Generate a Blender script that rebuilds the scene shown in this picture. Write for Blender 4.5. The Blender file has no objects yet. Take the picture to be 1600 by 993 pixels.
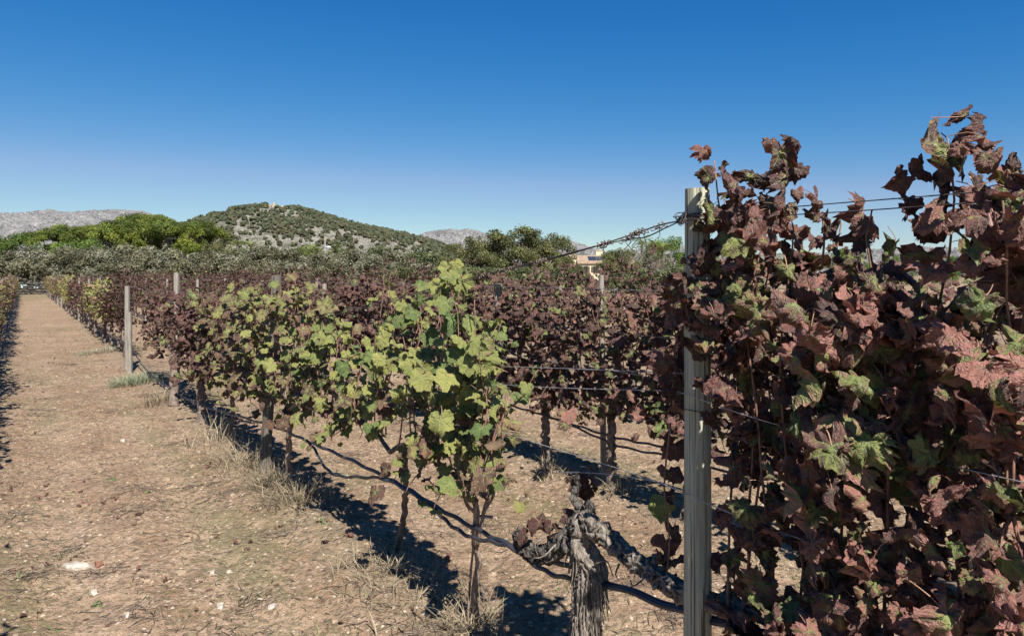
import bpy, math, random
import numpy as np
from mathutils import Matrix, Vector
D = bpy.data
SC = bpy.context.scene
COL = SC.collection
R = math.radians
rng = np.random.default_rng(7)
random.seed(7)

# ------------------------------------------------------------------ camera, sky, sun, exposure
F = 1067.0; HY = 430.0; CAMH = 1.6           # focal length in photo pixels, horizon line, eye height
cam_d = D.cameras.new('camera'); cam = D.objects.new('camera', cam_d); COL.objects.link(cam)
cam_d.sensor_width = 36.0; cam_d.lens = 36.0 * F / 1600.0
cam_d.shift_y = -(496.5 - HY) / 1600.0
cam_d.clip_start = 0.05; cam_d.clip_end = 30000
cam.location = (0, 0, CAMH); cam.rotation_euler = (R(90), 0, 0)
SC.camera = cam

SUN_EL = 48.0; SUN_AZ = 159.0                # azimuth clockwise from +Y (view direction)
S = np.array([math.sin(R(SUN_AZ)) * math.cos(R(SUN_EL)), math.cos(R(SUN_AZ)) * math.cos(R(SUN_EL)), math.sin(R(SUN_EL))])
w = D.worlds.new('World'); SC.world = w; w.use_nodes = True
wn = w.node_tree.nodes; wl = w.node_tree.links
sky = wn.new('ShaderNodeTexSky'); sky.sky_type = 'NISHITA'; sky.sun_disc = False
sky.sun_elevation = R(SUN_EL); sky.sun_rotation = R(SUN_AZ)
sky.altitude = 0; sky.air_density = 1.0; sky.dust_density = 0.0; sky.ozone_density = 10.0
# deeper, polarised blue: one curve per channel over the whole sky
_sp = wn.new('ShaderNodeSeparateColor'); _cb = wn.new('ShaderNodeCombineColor'); wl.new(sky.outputs[0], _sp.inputs[0])
def _m(op, a, b):
    n = wn.new('ShaderNodeMath'); n.operation = op
    for i, q in enumerate((a, b)):
        if isinstance(q, (int, float)): n.inputs[i].default_value = q
        else: wl.new(q, n.inputs[i])
    return n.outputs[0]
for _i, (_k, _g, _cap) in enumerate(((4.41, 2.60, .80), (0.735, 1.16, .80), (0.684, 0.63, .80))):
    _x = _m('MULTIPLY', _sp.outputs[_i], 0.15)
    _y = _m('MINIMUM', _m('MAXIMUM', _m('MULTIPLY', _m('POWER', _x, _g), _k), _m('MULTIPLY', _x, .14)), _m('MULTIPLY', _x, _cap))
    wl.new(_m('MULTIPLY', _y, 10.0 / 2.07), _cb.inputs[_i])
wl.new(_cb.outputs[0], wn['Background'].inputs[0]); wn['Background'].inputs[1].default_value = 0.10
sun_d = D.lights.new('sun', 'SUN'); sun = D.objects.new('sun', sun_d); COL.objects.link(sun)
sun_d.energy = 5.0; sun_d.angle = R(0.5); sun_d.color = (1.0, 0.955, 0.88)
sun.rotation_euler = Vector(S).to_track_quat('Z', 'Y').to_euler()
SC.view_settings.view_transform = 'Standard'; SC.view_settings.look = 'None'
SC.view_settings.gamma = 1.0; SC.view_settings.use_curve_mapping = False
SC.view_settings.exposure = 1.05
SC.cycles.max_bounces = 6; SC.cycles.diffuse_bounces = 3; SC.cycles.glossy_bounces = 2
SC.cycles.transmission_bounces = 3; SC.cycles.transparent_max_bounces = 4

# ------------------------------------------------------------------ coordinates
RV = np.array([-0.5822, 0.8131]); NV = np.array([0.8131, 0.5822])   # along the rows / across the rows
ROWV = {0: -0.54, 1: 1.556, 2: 3.472, 3: 5.39, 4: 7.30}
def W(u, v, z=0.0):
    return np.array([u * RV[0] + v * NV[0], u * RV[1] + v * NV[1], z])
def WA(a):                                    # (n,3) row coordinates -> world
    a = np.asarray(a, float)
    return np.stack([a[:, 0] * RV[0] + a[:, 1] * NV[0], a[:, 0] * RV[1] + a[:, 1] * NV[1], a[:, 2]], 1)
def P(px, py, Y):
    return np.array([(px - 800) / F * Y, Y, CAMH - (py - HY) / F * Y])
def G(px, py, z=0.0):
    Y = F * (CAMH - z) / (py - HY)
    return np.array([(px - 800) / F * Y, Y, z])
def drow(px, row=1):                          # depth of the row line seen at photo column px
    return F * (ROWV[row] / 0.8131) / (px - 36.0)
def urow(px, row=1):
    return (drow(px, row) - 0.5822 * ROWV[row]) / 0.8131

# ------------------------------------------------------------------ noise
def _hash(ix, iy, seed):
    h = (ix.astype(np.int64) * 374761393 + iy.astype(np.int64) * 668265263 + seed * 1442695041) & 0xffffffff
    h = ((h ^ (h >> 13)) * 1274126177) & 0xffffffff
    return ((h ^ (h >> 16)) & 0xffff) / 65535.0
def noise2(x, y, seed=0):
    x = np.asarray(x, float); y = np.asarray(y, float)
    ix = np.floor(x); iy = np.floor(y); fx = x - ix; fy = y - iy
    def g(dx, dy):
        a = _hash(ix + dx, iy + dy, seed) * 2 * np.pi
        return np.cos(a) * (fx - dx) + np.sin(a) * (fy - dy)
    sx = fx * fx * fx * (fx * (fx * 6 - 15) + 10); sy = fy * fy * fy * (fy * (fy * 6 - 15) + 10)
    a = g(0, 0) * (1 - sx) + g(1, 0) * sx; b = g(0, 1) * (1 - sx) + g(1, 1) * sx
    return (a * (1 - sy) + b * sy) * 1.4
def fbm(x, y, oct=4, seed=0, gain=0.5):
    s = 0; a = 1.0
    for k in range(oct):
        s = s + a * noise2(np.asarray(x) * 2 ** k + 17.3 * k, np.asarray(y) * 2 ** k - 9.1 * k, seed + k); a *= gain
    return s
def gheight(x, y):                            # the soil surface
    x = np.asarray(x, float); y = np.asarray(y, float)
    v = x * NV[0] + y * NV[1]
    near = np.exp(-np.maximum(np.hypot(x, y) - 14, 0) / 9.0)
    k = np.round((v - ROWV[1]) / 1.915); dv = v - ROWV[1] - 1.915 * k
    berm = 0.05 * np.exp(-(dv / 0.26) ** 2)
    lanes = -0.018 * (np.exp(-((np.abs(dv) - 0.62) / 0.13) ** 2))
    h = 0.03 * noise2(x * 0.55, y * 0.55, 3) + 0.020 * noise2(x * 1.9, y * 1.9, 4)
    rough = 0.5 + 0.5 * np.clip(noise2(x * 0.8, y * 0.8, 8) + 0.5, 0, 1)
    h = h + near * rough * (0.020 * noise2(x * 5.2, y * 5.2, 5) + 0.016 * np.abs(noise2(x * 11.5, y * 11.5, 6)) + 0.010 * noise2(x * 24, y * 24, 7))
    fade = np.clip(1 - (np.hypot(x, y) - 70) / 40, 0, 1)
    return (h + berm + lanes) * fade

# ------------------------------------------------------------------ mesh helpers
def mesh(name, V, T, mats, uv=None, col=None, slot=None, smooth=True, extra=None):
    V = np.asarray(V, np.float32); T = np.asarray(T, np.int32)
    me = D.meshes.new(name)
    k = T.shape[1]
    me.vertices.add(len(V)); me.vertices.foreach_set('co', V.ravel())
    me.loops.add(T.size); me.loops.foreach_set('vertex_index', T.ravel())
    me.polygons.add(len(T)); me.polygons.foreach_set('loop_start', np.arange(0, T.size, k, dtype=np.int32))
    me.polygons.foreach_set('use_smooth', np.full(len(T), bool(smooth)))
    for m in (mats if isinstance(mats, (list, tuple)) else [mats]): me.materials.append(m)
    if slot is not None: me.polygons.foreach_set('material_index', np.asarray(slot, np.int32))
    if uv is not None:
        l = me.uv_layers.new(name='uv'); l.data.foreach_set('uv', np.asarray(uv, np.float32)[T.ravel()].ravel())
    if col is not None:
        c = np.ones((len(V), 4), np.float32); c[:, :3] = col
        a = me.color_attributes.new('lc', 'FLOAT_COLOR', 'POINT'); a.data.foreach_set('color', c.ravel())
    me.update(calc_edges=True); me.validate()
    return me
def obj(name, me, parent=None, loc=None, **tags):
    o = D.objects.new(name, me); COL.objects.link(o)
    if parent is not None: o.parent = parent
    if loc is not None: o.location = [float(c) for c in loc]
    for k, v in tags.items():
        if v: o[k] = v
    return o
def thing(name, label, cat, loc=(0, 0, 0), group=None):
    o = D.objects.new(name, None); COL.objects.link(o); o.empty_display_size = 0.1
    o.location = [float(c) for c in loc]; o['label'] = label; o['category'] = cat
    if group: o['group'] = group
    return o
class MB:                                     # collects triangles
    def __init__(s): s.V = []; s.T = []; s.C = []; s.U = []; s.S = []; s.n = 0
    def add(s, V, T, col=None, uv=None, slot=0):
        V = np.asarray(V, float); T = np.asarray(T, int)
        s.V.append(V); s.T.append(T + s.n); s.n += len(V)
        s.C.append(np.broadcast_to(np.asarray((1, 1, 1) if col is None else col, float), (len(V), 3)))
        s.U.append(np.zeros((len(V), 2)) if uv is None else np.asarray(uv, float))
        s.S.append(np.broadcast_to(np.asarray(slot), (len(T),)))
    def mesh(s, name, mats, smooth=True):
        return mesh(name, np.concatenate(s.V), np.concatenate(s.T), mats, np.concatenate(s.U), np.concatenate(s.C), np.concatenate(s.S), smooth)
def norm(a):
    a = np.asarray(a, float); return a / np.maximum(np.linalg.norm(a, axis=-1, keepdims=True), 1e-9)
def resample(pts, n):
    pts = np.asarray(pts, float)
    # Catmull-Rom through the points
    p = np.vstack([2 * pts[0] - pts[1], pts, 2 * pts[-1] - pts[-2]])
    t = np.linspace(0, len(pts) - 1 - 1e-6, n); i = t.astype(int); f = (t - i)[:, None]
    a, b, c, d = p[i], p[i + 1], p[i + 2], p[i + 3]
    return 0.5 * (2 * b + (c - a) * f + (2 * a - 5 * b + 4 * c - d) * f ** 2 + (3 * b - a - 3 * c + d) * f ** 3)
def tube(pts, rad, seg=6, cap=True, ridge=0.0, twist=0.0, rs=0, lump=0.0):
    pts = np.asarray(pts, float); n = len(pts); rad = np.broadcast_to(np.asarray(rad, float), (n,))
    tan = norm(np.gradient(pts, axis=0))
    ref = np.array([0.31, 0.22, 0.92]) if abs(tan[0] @ np.array([0.31, 0.22, 0.92])) < 0.9 else np.array([1.0, 0, 0])
    A = np.zeros((n, 3)); a = norm(np.cross(tan[0], ref))
    for i in range(n):
        a = norm(a - tan[i] * (a @ tan[i])); A[i] = a
    B = np.cross(tan, A)
    th = np.linspace(0, 2 * np.pi, seg, endpoint=False)
    L = np.concatenate([[0], np.cumsum(np.linalg.norm(np.diff(pts, axis=0), axis=1))])
    rr = rad[:, None] * np.ones((1, seg))
    if ridge or lump:
        ang = th[None, :] + twist * L[:, None]
        cx, cy = np.cos(ang), np.sin(ang)
        nz = noise2(cx * 2.2 + rs, L[:, None] * 3.0 + cy * 2.2, 31 + rs) 
        fine = 0.55 * np.abs(noise2(cx * 8 + 3 + L[:, None] * 1.2, cy * 8 + L[:, None] * 2.0, 33 + rs)) + 0.45 * np.abs(noise2(cx * 3.2 - L[:, None] * 1.5, cy * 3.2 + L[:, None] * 4.0 + rs, 32 + rs))
        rr = rr * (1 + lump * nz + ridge * (fine - 0.25) * 2)
    V = pts[:, None, :] + rr[..., None] * (np.cos(th)[None, :, None] * A[:, None, :] + np.sin(th)[None, :, None] * B[:, None, :])
    V = V.reshape(-1, 3)
    i = np.arange(n - 1)[:, None] * seg; j = np.arange(seg)[None, :]; k = (j + 1) % seg
    a_, b_, c_, d_ = (i + j).ravel(), (i + k).ravel(), (i + seg + k).ravel(), (i + seg + j).ravel()
    T = np.concatenate([np.stack([a_, b_, c_], 1), np.stack([a_, c_, d_], 1)])
    if cap:
        V = np.vstack([V, pts[0] , pts[-1]]); c0 = n * seg; jj = np.arange(seg); kk = (jj + 1) % seg
        T = np.vstack([T, np.stack([np.full(seg, c0), kk, jj], 1), np.stack([np.full(seg, c0 + 1), (n - 1) * seg + jj, (n - 1) * seg + kk], 1)])
    return V, T
def box(cx, cy, cz, sx, sy, sz, rz=0.0):
    c, s_ = math.cos(rz), math.sin(rz)
    V = np.array([[x, y, z] for z in (-.5, .5) for y in (-.5, .5) for x in (-.5, .5)]) * [sx, sy, sz]
    V = np.stack([V[:, 0] * c - V[:, 1] * s_ + cx, V[:, 0] * s_ + V[:, 1] * c + cy, V[:, 2] + cz], 1)
    q = [(0, 2, 3, 1), (4, 5, 7, 6), (0, 1, 5, 4), (2, 6, 7, 3), (0, 4, 6, 2), (1, 3, 7, 5)]
    return V, np.array([t for a, b, c_, d in q for t in ((a, b, c_), (a, c_, d))])
ICO_V = None
def ico():
    g = (1 + 5 ** .5) / 2
    V = norm(np.array([(-1, g, 0), (1, g, 0), (-1, -g, 0), (1, -g, 0), (0, -1, g), (0, 1, g), (0, -1, -g), (0, 1, -g), (g, 0, -1), (g, 0, 1), (-g, 0, -1), (-g, 0, 1)], float))
    T = np.array([(0, 11, 5), (0, 5, 1), (0, 1, 7), (0, 7, 10), (0, 10, 11), (1, 5, 9), (5, 11, 4), (11, 10, 2), (10, 7, 6), (7, 1, 8), (3, 9, 4), (3, 4, 2), (3, 2, 6), (3, 6, 8), (3, 8, 9), (4, 9, 5), (2, 4, 11), (6, 2, 10), (8, 6, 7), (9, 8, 1)])
    return V, T
def subdiv(V, T):
    mid = {}; V = [tuple(v) for v in V]; out = []
    def m(a, b):
        k = (min(a, b), max(a, b))
        if k not in mid:
            V.append(tuple((np.array(V[a]) + np.array(V[b])) / 2)); mid[k] = len(V) - 1
        return mid[k]
    for a, b, c in T:
        x, y, z = m(a, b), m(b, c), m(c, a); out += [(a, x, z), (x, b, y), (z, y, c), (x, y, z)]
    return np.array(V), np.array(out)
IV, IT = ico(); IV2, IT2 = subdiv(IV, IT); IV2 = norm(IV2); IV3, IT3 = subdiv(IV2, IT2); IV3 = norm(IV3)

# ------------------------------------------------------------------ material helpers
class X:                                      # node expressions
    def __init__(s, nt, sock): s.nt = nt; s.s = sock
    def op(s, o, *a, clamp=False):
        n = s.nt.nodes.new('ShaderNodeMath'); n.operation = o; n.use_clamp = clamp
        for i, q in enumerate((s,) + a):
            if isinstance(q, X): s.nt.links.new(q.s, n.inputs[i])
            else: n.inputs[i].default_value = q
        return X(s.nt, n.outputs[0])
    def __add__(s, b): return s.op('ADD', b)
    def __radd__(s, b): return s.op('ADD', b)
    def __sub__(s, b): return s.op('SUBTRACT', b)
    def __rsub__(s, b): return X.val(s.nt, b).op('SUBTRACT', s)
    def __mul__(s, b): return s.op('MULTIPLY', b)
    def __rmul__(s, b): return s.op('MULTIPLY', b)
    def abs(s): return s.op('ABSOLUTE')
    def min(s, b): return s.op('MINIMUM', b)
    def max(s, b): return s.op('MAXIMUM', b)
    def frac(s): return s.op('FRACT')
    def gt(s, b): return s.op('GREATER_THAN', b)
    def lt(s, b): return s.op('LESS_THAN', b)
    def pow(s, b): return s.op('POWER', b)
    def step(s, a, b):                        # smoothstep a..b
        n = s.nt.nodes.new('ShaderNodeMapRange'); n.interpolation_type = 'SMOOTHSTEP'
        s.nt.links.new(s.s, n.inputs[0]); n.inputs[1].default_value = a; n.inputs[2].default_value = b
        return X(s.nt, n.outputs[0])
    @staticmethod
    def val(nt, v):
        n = nt.nodes.new('ShaderNodeValue'); n.outputs[0].default_value = v; return X(nt, n.outputs[0])
def mixc(nt, f, a, b, mode='MIX'):
    n = nt.nodes.new('ShaderNodeMix'); n.data_type = 'RGBA'; n.blend_type = mode
    for i, q in ((0, f), (6, a), (7, b)):
        if isinstance(q, X): nt.links.new(q.s, n.inputs[i])
        elif isinstance(q, (tuple, list)): n.inputs[i].default_value = tuple(q) + (1.0,)
        else: n.inputs[i].default_value = q
    return X(nt, n.outputs[2])
def new_mat(name):
    m = D.materials.new(name); m.use_nodes = True; nt = m.node_tree
    return m, nt, nt.nodes['Principled BSDF']
def setc(nt, sock, c):
    if isinstance(c, X): nt.links.new(c.s, sock)
    elif isinstance(c, (tuple, list)): sock.default_value = tuple(c) + (1.0,)
    else: sock.default_value = c
def texco(nt, which='Object', scale=None):
    n = nt.nodes.new('ShaderNodeTexCoord'); s = n.outputs[which]
    if scale is not None:
        mp = nt.nodes.new('ShaderNodeMapping'); nt.links.new(s, mp.inputs[0]); mp.inputs['Scale'].default_value = scale; s = mp.outputs[0]
    return s
def tnoise(nt, co, scale, detail=3, rough=0.55, dist=0.0, out=0):
    n = nt.nodes.new('ShaderNodeTexNoise'); nt.links.new(co, n.inputs['Vector'])
    n.inputs['Scale'].default_value = scale; n.inputs['Detail'].default_value = detail
    n.inputs['Roughness'].default_value = rough; n.inputs['Distortion'].default_value = dist
    return X(nt, n.outputs[out])
def tvor(nt, co, scale, feature='F1', out=0):
    n = nt.nodes.new('ShaderNodeTexVoronoi'); n.feature = feature; nt.links.new(co, n.inputs['Vector'])
    n.inputs['Scale'].default_value = scale
    return X(nt, n.outputs[out])
def bump(nt, h, strength, dist, prev=None):
    n = nt.nodes.new('ShaderNodeBump'); n.inputs['Strength'].default_value = strength; n.inputs['Distance'].default_value = dist
    nt.links.new(h.s, n.inputs['Height'])
    if prev is not None: nt.links.new(prev, n.inputs['Normal'])
    return n.outputs[0]
def attr(nt, name='lc'):
    n = nt.nodes.new('ShaderNodeAttribute'); n.attribute_name = name
    return X(nt, n.outputs['Color']), n
def sep(nt, c):
    n = nt.nodes.new('ShaderNodeSeparateColor'); nt.links.new(c.s, n.inputs[0])
    return [X(nt, n.outputs[i]) for i in range(3)]
def plain(name, col, rough=0.8, var=0.25, scale=8.0, metallic=0.0, bumps=0.0, spec=0.3, stretch=None):
    m, nt, b = new_mat(name)
    co = texco(nt, 'Object', stretch)
    n = tnoise(nt, co, scale, 4)
    c = mixc(nt, n.step(0.3, 0.7), tuple(x * (1 - var) for x in col), tuple(min(1, x * (1 + var)) for x in col))
    setc(nt, b.inputs['Base Color'], c); b.inputs['Roughness'].default_value = rough
    b.inputs['Metallic'].default_value = metallic; b.inputs['Specular IOR Level'].default_value = spec
    if bumps: nt.links.new(bump(nt, n, 0.6, bumps), b.inputs['Normal'])
    return m
def translucent(nt, b, c, amount):
    t = nt.nodes.new('ShaderNodeBsdfTranslucent'); setc(nt, t.inputs[0], c)
    mx = nt.nodes.new('ShaderNodeMixShader'); mx.inputs[0].default_value = amount
    nt.links.new(b.outputs[0], mx.inputs[1]); nt.links.new(t.outputs[0], mx.inputs[2])
    nt.links.new(mx.outputs[0], nt.nodes['Material Output'].inputs['Surface'])
def attr_mat(name, rough=0.8, trans=0.0, noise=0.0, nscale=20, spec=0.25):
    m, nt, b = new_mat(name)
    c, _ = attr(nt)
    if noise:
        n = tnoise(nt, texco(nt), nscale, 3)
        c = mixc(nt, 1.0, c, mixc(nt, n.step(0.3, 0.7), (1 - noise,) * 3, (1 + noise,) * 3), 'MULTIPLY')
    setc(nt, b.inputs['Base Color'], c); b.inputs['Roughness'].default_value = rough
    b.inputs['Specular IOR Level'].default_value = spec
    if trans: translucent(nt, b, c, trans)
    return m

# ---- vine leaf: lobes' veins, red-brown blade, green left near the veins; (green, yellow, tone) come per leaf
def leaf_material(name, source):
    m, nt, b = new_mat(name)
    if source == 'object':
        n = nt.nodes.new('ShaderNodeObjectInfo'); pc = X(nt, n.outputs['Color'])
    else:
        pc, _ = attr(nt)
    g, yel, tone = sep(nt, pc)
    uvn = nt.nodes.new('ShaderNodeUVMap'); uvn.uv_map = 'uv'
    sx = nt.nodes.new('ShaderNodeSeparateXYZ'); nt.links.new(uvn.outputs[0], sx.inputs[0])
    x = X(nt, sx.outputs[0]); y = X(nt, sx.outputs[1]); ax = x.abs()
    best = None; secb = None
    for a in (0.0, 0.90, 1.85):
        ca, sa = math.cos(a), math.sin(a)
        t = ax * sa + y * ca; s = (ax * ca - y * sa).abs()
        s = s + t.lt(0.0) * 5.0
        sc = ((t - s * 0.75) * 5.5).frac(); sc = (sc - 0.5).abs() * 2.0       # 1 on a side vein
        if best is None: best, secb = s, sc
        else:
            k = s.lt(best); secb = secb * (1.0 - k) + sc * k; best = best.min(s)
    rr = (x * x + y * y).pow(0.5)
    wid = (1.0 - rr).max(0.05) * 0.030 + 0.008
    main = (best - wid).step(0.022, -0.006)
    side = secb.step(0.80, 0.97)
    comb = nt.nodes.new('ShaderNodeCombineXYZ'); nt.links.new(x.s, comb.inputs[0]); nt.links.new(y.s, comb.inputs[1]); nt.links.new((tone * 37.0 + g * 11.0).s, comb.inputs[2])
    n1 = tnoise(nt, comb.outputs[0], 3.2, 4, 0.6); n2 = tnoise(nt, comb.outputs[0], 14.0, 3, 0.6)
    near = best.step(0.22, 0.0) * 0.20 + side * 0.14 + main * 0.18
    score = g * 1.7 - 0.62 + near * (1.25 - rr * 0.75) + (n1 - 0.5) * 1.7 + (n2 - 0.5) * 0.7 - rr * 0.16
    gm = score.step(-0.22, 0.42)
    dry = mixc(nt, (tone + (n1 - 0.5) * 0.9 + (n2 - 0.5) * 0.5).step(0.10, 1.0), (0.041, 0.021, 0.017), (0.300, 0.136, 0.106))
    dry = mixc(nt, yel.step(0.5, 0.95) * 0.85, dry, mixc(nt, (tone + (n1 - 0.5) * 1.2).step(0.0, 0.7), (0.085, 0.060, 0.032), (0.24, 0.175, 0.095)))
    dry = mixc(nt, (n2 * 0.6 + n1 * 0.5).step(0.50, 0.72) * 0.60, dry, (0.190, 0.052, 0.038))
    grn = mixc(nt, (yel + (n1 - 0.5) * 0.8).step(0.0, 1.0), (0.062, 0.112, 0.028), (0.255, 0.252, 0.070))
    grn = mixc(nt, n2.step(0.45, 0.8) * (1.0 - g).max(0.0) * 0.5, grn, (0.13, 0.11, 0.068))
    c = mixc(nt, gm, dry, grn)
    vein = mixc(nt, gm, (0.13, 0.088, 0.062), (0.20, 0.235, 0.085))
    c = mixc(nt, (n2 - n1 * 0.4).step(0.30, 0.55) * 0.35, c, (0.125, 0.098, 0.088))
    c = mixc(nt, main * 0.55 * (1.1 - rr) + side * 0.14, c, vein)
    setc(nt, b.inputs['Base Color'], c)
    b.inputs['Roughness'].default_value = 0.46; b.inputs['Specular IOR Level'].default_value = 0.5
    n4 = tnoise(nt, comb.outputs[0], 34.0, 2, 0.5)
    h = (1.0 - side) * 0.7 + (1.0 - main) * 0.6 + n2 * 1.6 + n1 * 0.6 + n4 * 0.7
    nt.links.new(bump(nt, h, 0.6, 0.009), b.inputs['Normal'])
    translucent(nt, b, mixc(nt, 0.5, c, mixc(nt, gm, (0.22, 0.055, 0.025), (0.22, 0.28, 0.04))), 0.17)
    return m
M = {}
M['leaf_o'] = leaf_material('vine_leaf', 'object')
M['leaf_a'] = leaf_material('vine_leaf_joined', 'attr')
M['petiole'] = plain('petiole', (0.30, 0.17, 0.11), 0.6, 0.3, 60)
M['cane'] = plain('cane_bark', (0.17, 0.095, 0.065), 0.75, 0.4, 40, bumps=0.002)
M['foliage'] = attr_mat('tree_foliage', 0.75, 0.18, spec=0.15)
M['straw'] = attr_mat('dry_straw', 0.7, 0.1)
M['bits'] = attr_mat('ground_bits', 0.9, 0.0, 0.25, 60)
M['wire'] = plain('galvanised_wire', (0.38, 0.38, 0.39), 0.45, 0.35, 30, metallic=0.6)
M['darkwire'] = plain('rusty_wire', (0.06, 0.05, 0.05), 0.6, 0.4, 30, metallic=0.3)
M['hose'] = plain('black_plastic_hose', (0.028, 0.030, 0.036), 0.42, 0.35, 14, spec=0.5)

def soil_material():
    m, nt, b = new_mat('vineyard_soil')
    co = texco(nt)
    a, _ = attr(nt, 'gm'); strip, green, far = sep(nt, a)
    n1 = tnoise(nt, co, 0.9, 5); n2 = tnoise(nt, co, 5.0, 5, 0.6); n3 = tnoise(nt, co, 28.0, 4, 0.65); n4 = tnoise(nt, co, 110.0, 3, 0.6)
    c = mixc(nt, n1.step(0.35, 0.65), (0.271, 0.183, 0.119), (0.360, 0.259, 0.176))
    c = mixc(nt, n2.step(0.40, 0.62) * 0.75, c, (0.226, 0.140, 0.090))
    c = mixc(nt, n3.step(0.44, 0.62) * 0.75, c, (0.143, 0.098, 0.064))
    c = mixc(nt, n4.step(0.55, 0.75) * 0.4, c, (0.444, 0.341, 0.243))
    c = mixc(nt, far * (n2.step(0.3, 0.6)) * 0.55, c, (0.396, 0.292, 0.207))
    gmask = (green + (n3 - 0.5) * 1.5 + (n2 - 0.5) * 0.9).step(0.52, 0.95)
    c = mixc(nt, gmask * 0.65, c, (0.139, 0.127, 0.064))
    smask = (strip + (n3 - 0.5) * 1.4 + (n2 - 0.5) * 0.6).step(0.55, 1.0)
    c = mixc(nt, smask * 0.6, c, (0.233, 0.183, 0.121))
    v = tvor(nt, co, 34.0); vr = tvor(nt, co, 34.0, out=1); r_, _, _2 = sep(nt, vr)
    c = mixc(nt, v.step(0.34, 0.22) * r_.gt(0.80), c, (0.477, 0.395, 0.312))
    d = tvor(nt, co, 13.0); dr, _, _2 = sep(nt, tvor(nt, co, 13.0, out=1))
    c = mixc(nt, d.step(0.28, 0.12) * dr.gt(0.66) * 0.8, c, (0.094, 0.050, 0.040))
    n5 = tnoise(nt, co, 14.0, 5, 0.7)
    c = mixc(nt, n5.step(0.53, 0.64) * 0.65, c, (0.135, 0.107, 0.074))
    setc(nt, b.inputs['Base Color'], c); b.inputs['Roughness'].default_value = 0.95; b.inputs['Specular IOR Level'].default_value = 0.1
    nrm = bump(nt, n3, 1.0, 0.035); nrm = bump(nt, n4, 0.8, 0.010, nrm)
    nt.links.new(nrm, b.inputs['Normal'])
    return m
M['soil'] = soil_material()

def wood_material(name, c1, c2, crack):
    m, nt, b = new_mat(name)
    co = texco(nt, 'Object', (70, 70, 1.6)); co2 = texco(nt, 'Object', (190, 190, 4.0)); co3 = texco(nt, 'Object', (5, 5, 3))
    n1 = tnoise(nt, co, 1.0, 4, 0.6, 0.4); n2 = tnoise(nt, co2, 1.0, 3); n3 = tnoise(nt, co3, 1.0, 3)
    c = mixc(nt, n3.step(0.3, 0.7), c1, c2)
    c = mixc(nt, n2.step(0.42, 0.70) * 0.6, c, crack)
    c = mixc(nt, n1.step(0.36, 0.64) * 0.45, c, tuple(min(1, q * 1.35) for q in c2))
    c = mixc(nt, n1.step(0.57, 0.66) * 0.85, c, crack)
    k = tvor(nt, texco(nt, 'Object', (14, 14, 5)), 1.0)
    c = mixc(nt, k.step(0.12, 0.05) * 0.8, c, crack)
    setc(nt, b.inputs['Base Color'], c); b.inputs['Roughness'].default_value = 0.85; b.inputs['Specular IOR Level'].default_value = 0.2
    nrm = bump(nt, n1, 0.9, 0.006); nrm = bump(nt, n2, 0.8, 0.003, nrm); nt.links.new(nrm, b.inputs['Normal'])
    return m
M['post'] = wood_material('weathered_post', (0.285, 0.295, 0.22), (0.40, 0.395, 0.30), (0.06, 0.056, 0.043))
M['greypost'] = wood_material('silvery_post', (0.17, 0.155, 0.13), (0.26, 0.235, 0.20), (0.06, 0.05, 0.042))
M['shadepost'] = wood_material('shaded_post', (0.085, 0.075, 0.06), (0.14, 0.125, 0.10), (0.03, 0.025, 0.02))  # second post: wood colour darkened to paint in the shade under the leaves
def bark_material(name, c1, c2, dark, sc=1.0):
    m, nt, b = new_mat(name)
    co = texco(nt, 'Object', (60 * sc, 60 * sc, 9 * sc)); co2 = texco(nt)
    n1 = tnoise(nt, co, 1.0, 5, 0.65, 1.2); n2 = tnoise(nt, co2, 30 * sc, 4, 0.6); n3 = tnoise(nt, co2, 7 * sc, 2)
    c = mixc(nt, (n1 * 0.7 + n3 * 0.4).step(0.35, 0.7), c1, c2)
    c = mixc(nt, n1.step(0.50, 0.38) * 0.7, c, dark)
    c = mixc(nt, n2.step(0.5, 0.75) * 0.35, c, tuple(min(1, q * 1.25) for q in c2))
    setc(nt, b.inputs['Base Color'], c); b.inputs['Roughness'].default_value = 0.92; b.inputs['Specular IOR Level'].default_value = 0.15
    nrm = bump(nt, n1, 1.0, 0.012 / sc); nrm = bump(nt, n2, 0.6, 0.004 / sc, nrm); nt.links.new(nrm, b.inputs['Normal'])
    return m
M['bark'] = bark_material('old_vine_bark', (0.105, 0.088, 0.073), (0.27, 0.23, 0.19), (0.022, 0.018, 0.016))
M['char'] = bark_material('blackened_vine_bark', (0.045, 0.038, 0.034), (0.13, 0.115, 0.10), (0.015, 0.013, 0.012))
M['young_bark'] = bark_material('vine_bark', (0.10, 0.075, 0.06), (0.22, 0.17, 0.14), (0.03, 0.022, 0.02))
M['pale_bark'] = bark_material('pale_vine_bark', (0.22, 0.16, 0.12), (0.34, 0.25, 0.20), (0.08, 0.05, 0.04))
M['tree_bark'] = bark_material('tree_bark', (0.12, 0.10, 0.085), (0.22, 0.19, 0.165), (0.05, 0.04, 0.035), 0.12)
M['white_stone'] = plain('white_stone', (0.36, 0.315, 0.265), 0.85, 0.35, 25, bumps=0.006)
M['red_stone'] = plain('reddish_clod', (0.17, 0.085, 0.052), 0.9, 0.2, 25, bumps=0.006)

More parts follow.
